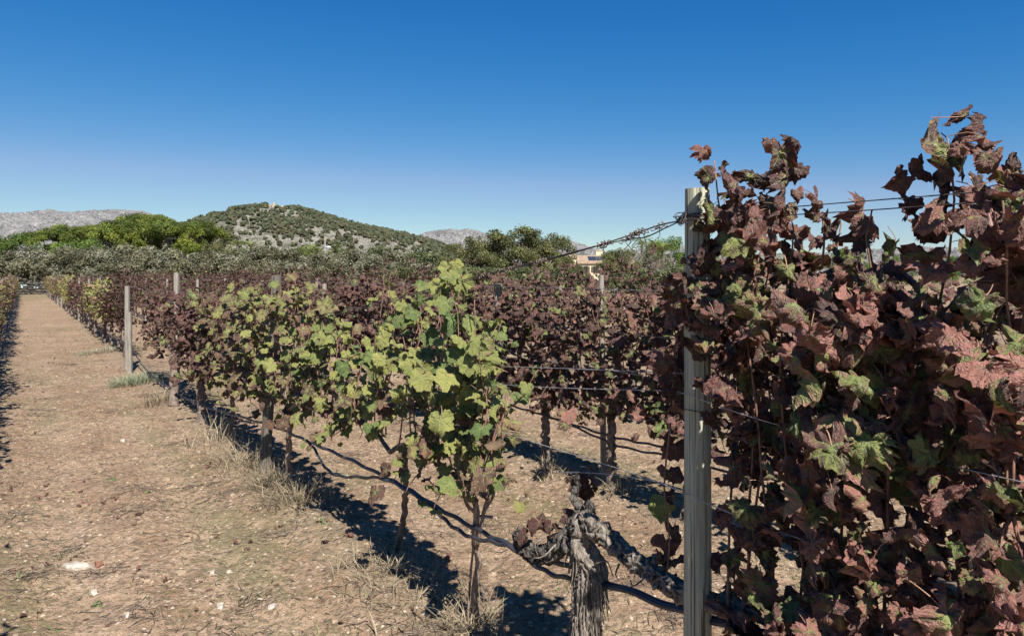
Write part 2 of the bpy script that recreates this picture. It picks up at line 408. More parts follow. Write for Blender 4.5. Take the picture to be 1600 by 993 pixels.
# ------------------------------------------------------------------ ground: one sheet to the horizon
def axis(fine0, fine1, step, lo, hi, grow):
    a = list(np.arange(fine0, fine1 + 1e-6, step)); s = step; x = a[-1]
    while x < hi: s *= grow; x += s; a.append(x)
    s = step; x = a[0]; b = []
    while x > lo: s *= grow; x -= s; b.append(x)
    return np.array(b[::-1] + a)
gx = axis(-4.2, 4.2, 0.027, -9000, 9000, 1.045); gy = axis(1.7, 8.5, 0.027, -60, 12000, 1.028)
XX, YY = np.meshgrid(gx, gy)
ZZ = gheight(XX, YY)
nx, ny = len(gx), len(gy)
V = np.stack([XX.ravel(), YY.ravel(), ZZ.ravel()], 1)
ii = (np.arange(ny - 1)[:, None] * nx + np.arange(nx - 1)[None, :]).ravel()
Q = np.stack([ii, ii + 1, ii + nx + 1, ii + nx], 1)
gme = mesh('ground', V, Q, M['soil'])
vv = V[:, 0] * NV[0] + V[:, 1] * NV[1]; uu = V[:, 0] * RV[0] + V[:, 1] * RV[1]
kk = np.round((vv - ROWV[1]) / 1.915); dv = np.abs(vv - ROWV[1] - 1.915 * kk)
ga = np.ones((len(V), 4), np.float32)
ga[:, 0] = np.exp(-(dv / 0.40) ** 2)
ga[:, 1] = np.clip(0.42 + 0.45 * fbm(uu * 0.35, vv * 1.1, 3, 51) + 0.25 * np.exp(-((dv - 0.55) / 0.2) ** 2) + 0.5 * np.clip((uu - 50) / 10, 0, 1), 0, 1)
ga[:, 2] = np.exp(-((dv - 0.60) / 0.17) ** 2) * np.clip(.7 + fbm(uu * .5, vv * .5, 2, 57), 0, 1)
ca = gme.color_attributes.new('gm', 'FLOAT_COLOR', 'POINT'); ca.data.foreach_set('color', ga.ravel())
obj('ground', gme, kind='structure')

# ------------------------------------------------------------------ hill and mountains
def rock_material(name, rock1, rock2, scrub, cover, sc):
    m, nt, b = new_mat(name)
    co = texco(nt)
    n1 = tnoise(nt, co, 0.02 * sc, 5, 0.6); n2 = tnoise(nt, co, 0.11 * sc, 5, 0.65); n3 = tnoise(nt, co, 0.35 * sc, 4, 0.6)
    c = mixc(nt, n2.step(0.35, 0.68), rock1, rock2)
    c = mixc(nt, (n1 * 0.5 + n3 * 0.6).step(cover, cover + 0.10) * 0.85, c, scrub)
    setc(nt, b.inputs['Base Color'], c); b.inputs['Roughness'].default_value = 0.95; b.inputs['Specular IOR Level'].default_value = 0.05
    nrm = bump(nt, n2, 1.0, 9.0 / sc); nt.links.new(bump(nt, n3, 0.9, 3.0 / sc, nrm), b.inputs['Normal'])
    return m
M['hill'] = rock_material('limestone_hill', (0.19, 0.175, 0.15), (0.34, 0.315, 0.27), (0.06, 0.064, 0.036), 0.515, 1.3)
M['mount'] = rock_material('bare_limestone', (0.19, 0.185, 0.185), (0.30, 0.29, 0.28), (0.10, 0.10, 0.10), 0.56, 0.45)
HY0 = 1150.0
hp = np.array([(156, 425), (246, 418), (291, 394), (314, 362), (330, 345), (351, 331), (386, 323), (411, 319), (431, 317), (451, 320), (476, 322), (506, 330), (541, 341), (576, 350), (616, 357), (656, 368), (696, 379), (721, 390), (751, 405), (806, 421), (866, 430)], float)
hpx = (hp[:, 0] - 800) / F * HY0; hpz = np.maximum((HY - 5.5 - hp[:, 1]) / F * HY0, 0)
def hill_h(x, y):
    # contour lines bend: the ridge profile is read at the same bearing
    xr = x + (y - HY0) * 0.10
    base = np.interp(xr, hpx, hpz)
    t = np.clip((HY0 - y) / 420.0, -1, 1)
    f = np.cos(np.clip(np.abs(t), 0, 1) * np.pi / 2) ** 1.25
    rough = fbm(x / 60, y / 60, 5, 71, 0.55)
    rid = 1 - np.abs(fbm(x / 34, y / 80, 4, 77, 0.55))
    return base * f * (1 + 0.0 * rough) + np.clip(base * f / 25, 0, 1) * (rough * 4.0 * (np.abs(t) + 0.15) + (rid - 0.75) * 3.5 * (np.abs(t) + 0.05)) - 1.0
hx = np.linspace(-800, 120, 330); hy = np.linspace(HY0 - 430, HY0 + 330, 190)
HX, HYY = np.meshgrid(hx, hy); HZ = hill_h(HX, HYY)
V = np.stack([HX.ravel(), HYY.ravel(), HZ.ravel()], 1); nx = len(hx)
ii = (np.arange(len(hy) - 1)[:, None] * nx + np.arange(nx - 1)[None, :]).ravel()
obj('hill', mesh('hill', V, np.stack([ii, ii + 1, ii + nx + 1, ii + nx], 1), M['hill']), kind='structure')
def range_mesh(name, prof, Y0, depth, seed, x0, x1):
    p = np.array(prof, float); px = (p[:, 0] - 800) / F * Y0; pz = (HY - p[:, 1]) / F * Y0
    gx = np.linspace((x0 - 800) / F * Y0, (x1 - 800) / F * Y0, int((x1 - x0) / 2.2)); gy = np.linspace(Y0 - depth, Y0 + depth * 0.5, 110)
    A, B = np.meshgrid(gx, gy)
    base = np.interp(A, px, pz); t = np.clip((Y0 - B) / depth, -1, 1)
    f = np.cos(np.clip(np.abs(t), 0, 1) * np.pi / 2) ** 1.1
    s = Y0 / 3000.0
    rid = 1 - np.abs(fbm(A / (150 * s), B / (330 * s), 5, seed, 0.55)) * 1.3
    fine = fbm(A / (55 * s), B / (55 * s), 4, seed + 9, 0.6)
    Z = base * f + np.clip(base * f / (60 * s), 0, 1) * ((rid - 0.6) * 55 * s * (np.abs(t) * 0.9 + 0.16) + fine * 13 * s * (np.abs(t) + 0.3)) - 2
    V = np.stack([A.ravel(), B.ravel(), Z.ravel()], 1); n = len(gx)
    ii = (np.arange(len(gy) - 1)[:, None] * n + np.arange(n - 1)[None, :]).ravel()
    obj(name, mesh(name, V, np.stack([ii, ii + 1, ii + n + 1, ii + n], 1), M['mount']), kind='structure')
range_mesh('mountains', [(-500, 345), (-200, 338), (-60, 335), (0, 334), (60, 337), (100, 335), (132, 331), (165, 337), (205, 332), (228, 330), (250, 342), (300, 372), (420, 400), (560, 402), (620, 395), (655, 376), (680, 364), (705, 359), (742, 361), (762, 366), (800, 381), (835, 379), (870, 377), (900, 383), (930, 398), (955, 400), (985, 390), (1030, 386), (1062, 387), (1110, 395), (1180, 400), (1260, 398), (1330, 392), (1390, 388), (1450, 394), (1600, 400), (1800, 392), (2100, 400)], 3000.0, 1100.0, 91, -500, 2100)

# trees on the hill: a far wood, one mass
def hill_wood():
    r = np.random.default_rng(5); mb = MB(); n = 0
    N = 60000; x = r.uniform(-720, 40, N); y = r.uniform(HY0 - 400, HY0 + 40, N)
    z = hill_h(x, y); keep = z > 4
    x, y, z = x[keep], y[keep], z[keep]
    top = np.interp(x + (y - HY0) * 0.10, hpx, hpz)
    rel = z / np.maximum(top, 5)
    cl = fbm(x / 55, y / 90, 3, 41)
    px = 800 + F * x / y
    dens = np.clip((rel - 0.42) * 3.0, 0, 1) * np.clip(0.62 + cl * 1.3, 0, 1) + 0.085 + 0.09 * np.clip(cl, 0, 1)
    dens = dens * np.where((np.abs(px - 434) < 16) & (rel > 0.93), 0.05, 1.0)
    keep = r.random(len(x)) < dens * 0.21
    x, y, z = x[keep], y[keep], z[keep]
    for i in range(len(x)):
        h = r.uniform(4.0, 8.5) * (.72 if r.random() < .45 else 1); wd = h * r.uniform(0.36, 0.58)
        V = IV2 * (1 + r.uniform(-0.5, 0.42, (len(IV2), 1)))
        V = V * [wd, wd, h * 0.46] + [x[i], y[i], z[i] + h * 0.46]
        c = np.array([0.058, 0.066, 0.037]) * r.uniform(0.75, 1.4) * np.array([r.uniform(0.9, 1.25), 1, 1])
        mb.add(V, IT2, c * r.uniform(0.7, 1.3, (len(V), 1)))
    return mb, len(x)
hw, nh = hill_wood()
obj('hillside_wood', hw.mesh('hillside_wood', M['foliage'], smooth=False), kind='stuff')
print('hill trees', nh)

# ------------------------------------------------------------------ vine leaves: shapes
def leaf_shape(r, npts, rings, dry, petiole=True, teeth=True):
    th = np.linspace(-np.pi, np.pi, npts, endpoint=False) + np.pi / npts
    dp = r.uniform(.65, 1.0) if dry < 0.6 else r.uniform(.22, .72)
    rad = 0.50 + (1 - dp) * 0.22 + dp * 0.40 * np.exp(-(th / 0.38) ** 2)
    for s in (-1, 1):
        rad += dp * 0.36 * np.exp(-((th - s * (0.98 + r.uniform(-.06, .06))) / 0.38) ** 2) + dp * r.uniform(0.2, 0.28) * np.exp(-((th - s * 1.95) / 0.42) ** 2)
    rad *= 1 - 0.70 * np.exp(-((np.abs(th) - np.pi) / 0.28) ** 2)
    if teeth:
        rad *= 1 + np.where(np.arange(npts) % 2 == 0, 0.055, -0.055) + r.uniform(-.03, .03, npts)
    fr = np.linspace(0, 1, rings + 1)[1:]
    x = np.concatenate([[0]] + [f * rad * np.sin(th) for f in fr]); y = np.concatenate([[0]] + [f * rad * np.cos(th) for f in fr])
    T = []
    for j in range(npts):
        k = (j + 1) % npts; T.append((0, 1 + k, 1 + j))
        for q in range(rings - 1):
            a = 1 + q * npts; b = a + npts
            T += [(a + j, a + k, b + k), (a + j, b + k, b + j)]
    uv = np.stack([x, y], 1)
    rho = np.hypot(x, y); ang = np.arctan2(x, y)
    d = dry
    z = r.uniform(-.25, .30) * d * np.abs(x) - r.uniform(0.02, 0.25) * rho ** 2
    z += (0.12 + 0.26 * d) * rho ** 2 * np.sin(r.integers(2, 5) * ang + r.uniform(0, 6))
    z += (0.03 + 0.14 * d) * noise2(x * 3.3 + r.uniform(0, 50), y * 3.3, 11) * np.clip(rho * 2, 0, 1) * 2
    z += (0.02 + 0.085 * d) * noise2(x * 8 + r.uniform(0, 50), y * 8, 12)
    z += d * r.choice([-1, -1, 1]) * r.uniform(.2, 1.1) * np.maximum(rho - r.uniform(.35, .55), 0) ** 1.5 * (1 + .8 * np.sin(3 * ang + r.uniform(0, 6)))
    for _ in range(1 if d < 0.5 else 2):      # roll the blade round an axis in its plane
        fi = r.uniform(0, np.pi) if d >= 0.5 else r.choice([0.0, np.pi / 2]) + r.uniform(-.3, .3)
        kap = r.uniform(0.25, 0.6) if d < 0.5 else r.uniform(1.1, 2.8)
        kap *= r.choice([-1, 1], p=[0.65, 0.35])
        c, s = np.cos(fi), np.sin(fi)
        p = x * c + y * s; q = -x * s + y * c
        pn = (1 / kap - z) * np.sin(kap * p) if True else p
        zn = 1 / kap - (1 / kap - z) * np.cos(kap * p)
        x = pn * c - q * s; y = pn * s + q * c; z = zn
    V = np.stack([x, y, z], 1); T = np.array(T); slot = np.zeros(len(T), int)
    if petiole:
        L = r.uniform(0.7, 1.2)
        pp = resample([(0, 0, 0.0), (r.uniform(-.08, .08), -0.4 * L, -0.10), (r.uniform(-.2, .2), -0.75 * L, -0.5 * L)], 5)
        Vp, Tp = tube(pp, np.linspace(0.022, 0.018, 5), 3, False)
        T = np.vstack([T, Tp + len(V)]); V = np.vstack([V, Vp]); slot = np.concatenate([slot, np.ones(len(Tp), int)])
        uv = np.vstack([uv, np.zeros((len(Vp), 2))])
    return V, T, uv, slot
lr = np.random.default_rng(21)
LEAVES = {}
def leaf_set(key, count, npts, rings, dry, pet=True, teeth=True):
    LEAVES[key] = []
    for i in range(count):
        V, T, uv, slot = leaf_shape(lr, npts, rings, dry * lr.uniform(0.75, 1.2), pet, teeth)
        LEAVES[key].append(dict(V=V, T=T, uv=uv, slot=slot, me=mesh('leaf', V, T, [M['leaf_o'], M['petiole']], uv, None, slot)))
leaf_set('hero', 18, 44, 5, 1.0)
leaf_set('dry', 10, 22, 3, 1.0)
leaf_set('drylow', 8, 14, 2, 1.0)
leaf_set('fresh', 12, 36, 4, 0.45)
leaf_set('freshlow', 8, 16, 2, 0.42)
leaf_set('tiny', 6, 8, 1, 0.7, False, False)

def frames(nrm, tip):
    z = norm(nrm); y = norm(tip - z * np.sum(tip * z, 1, keepdims=True)); x = np.cross(y, z)
    return np.stack([x, y, z], 2)             # columns
def joined_leaves(name, pos, fr, size, var, col, key, mat=None):
    lib = LEAVES[key]; Vs, Ts, Us, Cs, Ss = [], [], [], [], []; n = 0
    for q in range(len(lib)):
        idx = np.where(var % len(lib) == q)[0]
        if not len(idx): continue
        v = lib[q]['V']; m = len(v)
        VV = np.einsum('nij,kj->nki', fr[idx] * size[idx][:, None, None], v) + pos[idx][:, None, :]
        Vs.append(VV.reshape(-1, 3)); Ts.append((lib[q]['T'][None] + (np.arange(len(idx)) * m)[:, None, None]).reshape(-1, 3) + n)
        Us.append(np.tile(lib[q]['uv'], (len(idx), 1))); Cs.append(np.repeat(col[idx], m, 0)); Ss.append(np.tile(lib[q]['slot'], len(idx)))
        n += m * len(idx)
    return mesh(name, np.concatenate(Vs), np.concatenate(Ts), [M['leaf_a'], M['petiole']], np.concatenate(Us), np.concatenate(Cs), np.concatenate(Ss))

# palettes: (green, yellow, tone) per leaf
def pal(kind, r, n):
    u = r.random((n, 3))
    if kind == 'maroon':   g = 0.0 + 0.22 * u[:, 0] ** 2 + (r.random(n) < .09) * .45; y = 0.2 + 0.4 * u[:, 1]; t = 0.0 + 0.45 * u[:, 2]
    elif kind == 'hero':   g = 0.04 + 0.58 * u[:, 0] ** 1.7; y = 0.15 + 0.35 * u[:, 1]; t = 0.22 + 1.05 * u[:, 2]
    elif kind == 'heroleft': g = 0.06 + 0.42 * u[:, 0] ** 1.8; y = 0.15 + 0.4 * u[:, 1]; t = 0.08 + 0.72 * u[:, 2]
    elif kind == 'green':  g = 0.50 + 0.55 * u[:, 0]; y = 0.15 + 0.80 * u[:, 1]; t = 0.4 + 0.6 * u[:, 2]
    elif kind == 'mixed':  g = 0.36 + 0.48 * u[:, 0]; y = 0.40 + 0.55 * u[:, 1]; t = 0.5 + 0.5 * u[:, 2]
    elif kind == 'olivetan': g = 0.24 + 0.46 * u[:, 0]; y = 0.45 + 0.5 * u[:, 1]; t = 0.15 + 0.40 * u[:, 2]
    elif kind == 'brownmix': g = 0.06 + 0.48 * u[:, 0] ** 1.2; y = 0.45 + 0.5 * u[:, 1]; t = 0.05 + 0.38 * u[:, 2]
    elif kind == 'yellow': g = 0.20 + 0.65 * u[:, 0]; y = 0.55 + 0.45 * u[:, 1]; t = 0.6 + 0.4 * u[:, 2]
    elif kind == 'tan':    g = 0.06 + 0.48 * u[:, 0]; y = 0.5 + 0.5 * u[:, 1]; t = 0.15 + 0.5 * u[:, 2]
    return np.stack([g, y, t], 1)

# ------------------------------------------------------------------ a grapevine: trunk, canes, leaves
NV3 = np.array([NV[0], NV[1], 0]); RV3 = np.array([RV[0], RV[1], 0])
def leaf_frames(r, out, n, sunb=1.0, outb=0.5, nz=0.75, tipdown=0.9):
    nrm = outb * out + sunb * S[None] + 0.15 * np.array([0, 0, 1.0]) + nz * r.normal(0, 1, (n, 3)) * 0.7
    # leaves on the side of the row that faces the path look that way
    tip = np.array([0, 0, -tipdown])[None] + 0.45 * out + 0.42 * r.normal(0, 1, (n, 3))
    return frames(nrm, tip)
def cane_path(r, u0, v0, z0, u1, v1, z1, n=12, wob=0.03, droop=0.0):
    t = np.linspace(0, 1, n)
    a = np.stack([u0 + (u1 - u0) * t ** 1.1, v0 + (v1 - v0) * t, z0 + (z1 - z0) * t], 1)
    ph = r.uniform(0, 6, 4)
    a[:, 0] += wob * np.sin(t * 7 + ph[0]) * np.sin(np.pi * t * 0.5) + wob * 0.4 * np.sin(t * 17 + ph[1]) * t
    a[:, 1] += wob * np.sin(t * 6 + ph[2]) * np.sin(np.pi * t * 0.5) + wob * 0.4 * np.sin(t * 15 + ph[3]) * t
    if droop:
        a[:, 2] -= droop * np.clip(t - 0.75, 0, 1) ** 2 * 16 * 0.12
    return a
def vine_leaves(r, canes, per_m, size, thick, palette, zlow=None, skip=None):
    """leaves along the canes (row coordinates in, world out)"""
    pts, dirs = [], []
    for c, f0 in canes:
        w_ = WA(c); seg = np.linalg.norm(np.diff(w_, axis=0), axis=1); L = np.concatenate([[0], np.cumsum(seg)])
        n = max(2, int(per_m * L[-1] * (1 - f0)))
        s = np.sort(r.uniform(f0, 1.0, n)) * L[-1]
        pts.append(np.stack([np.interp(s, L, w_[:, k]) for k in range(3)], 1))
    p = np.concatenate(pts); n = len(p)
    ang = r.uniform(0, 2 * np.pi, n)
    out = np.cos(ang)[:, None] * RV3 * 0.8 + np.sin(ang)[:, None] * NV3
    pl = r.uniform(0.25, 1.0, n) * thick
    pos = p + out * pl[:, None] + np.array([0, 0, 1.0]) * r.uniform(-0.05, 0.05, n)[:, None]
    sz = size * np.clip(r.normal(1, 0.32, n), 0.4, 1.7)
    fr = leaf_frames(r, out, n)
    col = pal(palette, r, n)
    if palette in ('green', 'olivetan', 'brownmix'):   # the oldest leaves, low on the shoots, have dried
        lo = (pos[:, 2] < 1.02) & (r.random(n) < .36); col[lo] = pal('brownmix', r, int(lo.sum())) * [1, 1, .75]
    if skip is not None:
        k = ~skip(pos, r); pos, fr, sz, col = pos[k], fr[k], sz[k], col[k]
    return pos, fr, sz, col
def add_leaves(root, base, pos, fr, sz, col, keyobj, keyrest, maxobj=300, r=None):
    n = len(pos)
    px = sz / np.maximum(pos[:, 1], 0.3)
    inview = (np.abs(pos[:, 0] / np.maximum(pos[:, 1], 0.1)) < 0.80)
    v = pos[:, 0] * NV[0] + pos[:, 1] * NV[1]
    order = np.argsort(-(inview * 10 - v * 2.0 + px * 4))
    var = (r or rng).integers(0, 1000, n)
    lib = LEAVES[keyobj]
    take = order[:maxobj]; rest = order[maxobj:]
    for i in take:
        o = D.objects.new('leaf', lib[var[i] % len(lib)]['me']); COL.objects.link(o); o.parent = root
        m = np.eye(4); m[:3, :3] = fr[i] * sz[i]; m[:3, 3] = pos[i] - base
        o.matrix_basis = Matrix(m.tolist()); o.color = (float(col[i, 0]), float(col[i, 1]), float(col[i, 2]), 1)
    if len(rest):
        obj('leaves', joined_leaves('leaves', pos[rest] - base, fr[rest], sz[rest], var[rest], col[rest], keyrest), root, kind='stuff')
def add_canes(root, base, canes, r0=0.0044, each=True, seg=5):
    mb = MB()
    for c, f0 in canes:
        w_ = WA(c) - base; n = len(w_)
        Vt, Tt = tube(w_, np.linspace(r0, r0 * 0.45, n), seg)
        if each: obj('cane', mesh('cane', Vt, Tt, M['cane']), root)
        else: mb.add(Vt, Tt)
    if not each and canes: obj('canes', mb.mesh('canes', M['cane']), root)

def trunk_mesh(r, base, pts, r0, r1, mat, seg=12, n=26, name='trunk', ridge=0.16, lump=0.22):
    p = resample(np.asarray(pts) - base, n)
    p[1:, :2] += 0.006 * r.normal(0, 1, (n - 1, 2))
    rad = np.linspace(r0, r1, n) * (1 + 0.35 * np.exp(-np.linspace(0, 9, n)))
    Vt, Tt = tube(p, rad, seg, True, ridge, 2.5, int(r.integers(0, 40)), lump)
    return mesh(name, Vt, Tt, mat)

def row_vine(row, u, label, palette, r, canopy, ztops, zc=0.72, per_m=26, size=0.058, thick=0.14, n_canes=None,
             keyobj='dry', keyrest='drylow', maxobj=300, base=None, trunk_r=(0.03, 0.024), mat='young_bark', group=None, skip=None,
             each=True, lean=0.0, extra=None, low=0.0, vj=0.10, top_u=None, name='grapevine'):
    v = ROWV[row]
    b = W(u, v, 0.0) if base is None else np.array(base, float)
    b = np.array([b[0], b[1], float(gheight(b[0], b[1])) - 0.02])
    root = thing(name, label, 'grapevine', b, group)
    ub = b[0] * RV[0] + b[1] * RV[1]; vb = b[0] * NV[0] + b[1] * NV[1]
    head = W(u + lean, v + (vb - v) * 0.4, zc)
    midp = (b + head) / 2 + np.array([r.uniform(-.03, .03), r.uniform(-.03, .03), 0])
    obj('trunk', trunk_mesh(r, b, [b, midp, head], trunk_r[0], trunk_r[1], M[mat]), root)
    # cordon arms along the fruiting wire
    for s, e in ((-1, canopy[0]), (1, canopy[1])):
        q = [W(u + lean, v, zc - 0.02), W(u + lean + 0.3 * (e - u - lean), v + r.uniform(-.03, .03), zc + 0.05), W(u + lean + 0.85 * (e - u - lean), v + r.uniform(-.02, .02), zc + 0.06)]
        p = resample(np.array(q) - b, 12)
        Vt, Tt = tube(p, np.linspace(trunk_r[1] * 0.9, 0.010, 12), 8, True, 0.12, 2, int(r.integers(0, 40)), 0.25)
        obj('cordon', mesh('cordon', Vt, Tt, M[mat]), root)
    canes = []
    N = n_canes or max(6, int((canopy[1] - canopy[0]) / 0.10))
    for k in range(N):
        uu_ = canopy[0] + (k + r.uniform(0.1, 0.9)) / N * (canopy[1] - canopy[0])
        zt = float(np.interp(uu_, [a for a, _ in ztops], [z for _, z in ztops])) + r.normal(0, 0.05)
        u0 = uu_ + r.uniform(-.06, .06)
        canes.append((cane_path(r, u0, v + r.uniform(-.03, .03), zc + 0.05, uu_ + r.uniform(-.06, .06), v + r.uniform(-vj, vj), zt, 12, 0.03, r.uniform(0, 1)), 0.0))
        if low and r.random() < low:          # shoots that hang below the wire
            canes.append((cane_path(r, u0, v + r.uniform(-.03, .03), zc + 0.1, uu_ + r.uniform(-.1, .1), v + r.uniform(-.16, .16), zc - r.uniform(0.05, 0.22), 8, 0.03), 0.0))
    if extra: canes += extra
    add_canes(root, b, canes, each=each)
    pos, fr, sz, col = vine_leaves(r, canes, per_m, size, thick, palette, skip=skip)
    add_leaves(root, b, pos, fr, sz, col, keyobj, keyrest, maxobj, r)
    return root, b

def Z(px, py, row=1):                         # height on the row's plane seen at a photo point
    return CAMH - (py - HY) / F * drow(px, row)
def tops(*pp, row=1):
    return sorted((urow(px, row), Z(px, py, row)) for px, py in pp)
def place_leaf(root, base, px, py, Y, span, key, var, col, roll=0.0, pitch=0.3, yaw=0.0):
    """one leaf set by hand: span in photo pixels, blade turned by roll (in its plane), pitch and yaw"""
    p = P(px, py, Y); sz = span / F * Y / (2.0 if key == 'hero' else 1.75)
    n = np.array([math.sin(yaw) * math.cos(pitch), -math.cos(yaw) * math.cos(pitch), math.sin(pitch)])
    t = np.array([math.sin(roll), 0.0, -math.cos(roll)])
    fr = frames(n[None], t[None])[0]
    o = D.objects.new('leaf', LEAVES[key][var % len(LEAVES[key])]['me']); COL.objects.link(o); o.parent = root
    m = np.eye(4); m[:3, :3] = fr * sz; m[:3, 3] = p - base
    o.matrix_basis = Matrix(m.tolist()); o.color = tuple(col) + (1,)

# ---- foreground, right of the big post: two vines that fill the right third
def gap_skip(pos, r):                         # thin out low down beside the post
    u = pos[:, 0] * RV[0] + pos[:, 1] * RV[1]; z = pos[:, 2]
    vq = pos[:, 0] * NV[0] + pos[:, 1] * NV[1]
    thin = ((u > 0.80) & (z < 1.22) & (r.random(len(u)) < 0.30)) | ((u > 0.85) & (z > .80) & (z < 1.40) & (vq < 1.53) & (r.random(len(u)) < 0.66))
    sky = (z > 1.70) & (u > 0.68) & (u < 0.98)
    nearpost = (u > 1.17) & (z < 1.30) & (r.random(len(u)) < 0.55)
    v = pos[:, 0] * NV[0] + pos[:, 1] * NV[1]
    front = (u > 1.10) & (v < 1.50) & (z < 1.42)
    px = 800 + F * pos[:, 0] / pos[:, 1]; py = HY - F * (z - CAMH) / pos[:, 1]
    clear = ((px < 1092) & (py < 400)) | ((px < 1118) & (py > 545)) | ((px < 1112) & (py < 300) & (py > 285))
    return thin | sky | nearpost | front | clear
hr = np.random.default_rng(101)
tv = tops((1095, 285), (1120, 268), (1160, 262), (1195, 250), (1215, 225), (1240, 270), (1262, 380), (1300, 385), (1345, 392))
root, b = row_vine(1, 1.02, 'reddish brown grapevine just right of the big post, green along its leaf veins', 'heroleft', hr,
                   (0.80, 1.20), tv, zc=0.58, per_m=58, size=0.050, thick=0.165, n_canes=8, keyobj='hero', keyrest='dry', maxobj=300,
                   trunk_r=(0.045, 0.035), mat='bark', skip=gap_skip, low=0.4, vj=0.12)
for a in [(1218, 238, 1.70, 92, 3, (0.22, .4, .30), -0.3, .2, -.2), (1240, 262, 1.71, 70, 5, (0.05, .4, .12), 0.5, .1, .5), (1238, 222, 1.72, 46, 7, (0.02, .3, .08), 2.4, .3, .4),
          (1108, 275, 1.84, 52, 2, (0.25, .5, .22), -1.0, .3, -.5), (1130, 262, 1.85, 34, 4, (0.02, .4, .1), 1.9, .5, .4), (1170, 276, 1.80, 74, 6, (0.25, .3, .15), 1.2, .0, .1),
          (1115, 330, 1.80, 58, 9, (0.50, .5, .5), -0.2, .3, -.3), (1280, 318, 1.63, 84, 8, (0.02, .4, .35), 0.1, .1, .9), (1296, 355, 1.62, 60, 1, (0.03, .4, .25), -0.5, .0, -.6),
          (1250, 300, 1.67, 50, 11, (0.05, .4, .45), -1.4, .5, .3), (1348, 335, 1.56, 92, 12, (0.04, .4, .55), -0.6, .15, .7), (1338, 372, 1.57, 66, 13, (0.02, .4, .2), 0.4, .1, -.6),
          (1150, 372, 1.77, 86, 10, (0.45, .5, .35), 0.2, .4, -.2), (1230, 420, 1.66, 100, 14, (0.42, .5, .45), 0.1, .35, -.1), (1172, 455, 1.72, 104, 15, (0.45, .45, .35), -0.5, .3, .1)]:
    place_leaf(root, b, a[0], a[1], a[2], a[3], 'hero', a[4], a[5], a[6], a[7], a[8])
for q in [(1345, 300, 1345, 440, 1.565), (1285, 290, 1262, 420, 1.635)]:
    p = resample([P(q[0], q[1] + 40, q[4]), P((q[0] + q[2]) / 2 + 14, (q[1] + q[3]) / 2 + 20, q[4]), P(q[2] + 22, q[3], q[4] + 0.03)], 9)
    Vt, Tt = tube(p - b, 0.0028, 5); obj('cane', mesh('cane', Vt, Tt, M['cane']), root)
tv = tops((1380, 392), (1405, 330), (1425, 285), (1450, 235), (1480, 190), (1505, 178), (1530, 250), (1560, 285), (1600, 310), (1680, 330), (1800, 330))
hr = np.random.default_rng(103)
def right_skip(pos, r):
    u = pos[:, 0] * RV[0] + pos[:, 1] * RV[1]; z = pos[:, 2]
    px = 800 + F * pos[:, 0] / pos[:, 1]; py = HY - F * (z - CAMH) / pos[:, 1]
    high = (py < np.interp(px, [1380, 1440, 1480, 1505, 1535, 1560, 1700], [330, 250, 205, 195, 205, 240, 250]))
    return high | ((z > 1.64) & (u > 0.64) & (r.random(len(u)) < 0.75)) | ((z > 1.60) & (z < 1.74) & (u > 0.55) & (r.random(len(u)) < 0.45))
root, b = row_vine(1, 0.52, 'pinkish red grapevine at the right edge with a tall leafy shoot against the sky', 'hero', hr,
                   (0.45, 0.84), tv, zc=0.58, per_m=84, size=0.050, thick=0.175, n_canes=7, keyobj='hero', keyrest='dry', maxobj=300,
                   trunk_r=(0.045, 0.035), mat='bark', skip=right_skip, low=0.55, vj=0.12)
for a in [(1480, 235, 1.40, 130, 0, (0.30, .5, .22), -0.25, .15, -.1), (1505, 182, 1.39, 84, 16, (0.02, .4, .30), 1.5, -.3, .2), (1535, 195, 1.37, 58, 7, (0.01, .4, .2), -2.2, .2, .7),
          (1410, 280, 1.47, 66, 3, (0.08, .3, .55), -1.1, .3, -.2), (1440, 262, 1.44, 60, 9, (0.03, .3, .3), -0.4, .2, .5), (1420, 320, 1.46, 62, 5, (0.05, .4, .3), 0.9, .2, .3),
          (1470, 300, 1.42, 66, 17, (0.03, .4, .16), 0.2, .0, .3), (1450, 350, 1.44, 84, 2, (0.18, .5, .3), 0.1, .3, -.2), (1440, 395, 1.46, 92, 4, (0.30, .5, .75), 0.5, .35, .0),
          (1590, 270, 1.32, 90, 6, (0.10, .5, .25), -0.3, .2, .2), (1530, 300, 1.38, 96, 8, (0.12, .5, .2), 0.5, .1, .1), (1580, 360, 1.30, 110, 10, (0.03, .4, .6), -0.8, .3, .3),
          (1590, 440, 1.28, 120, 12, (0.02, .4, .35), 0.3, .1, -.3), (1540, 400, 1.34, 80, 1, (0.30, .4, .3), -0.4, .3, .2),
          (1455, 855, 1.33, 84, 6, (0.30, .3, .8), 0.2, .3, .1), (1560, 765, 1.22, 120, 14, (0.24, .5, .9), -0.2, .3, .0), (1480, 960, 1.30, 130, 15, (0.30, .4, .85), 0.6, .35, .1), (1520, 560, 1.27, 110, 11, (0.12, .4, .85), -0.6, .3, -.1)]:
    place_leaf(root, b, a[0], a[1], a[2], a[3], 'hero', a[4], a[5], a[6], a[7], a[8])

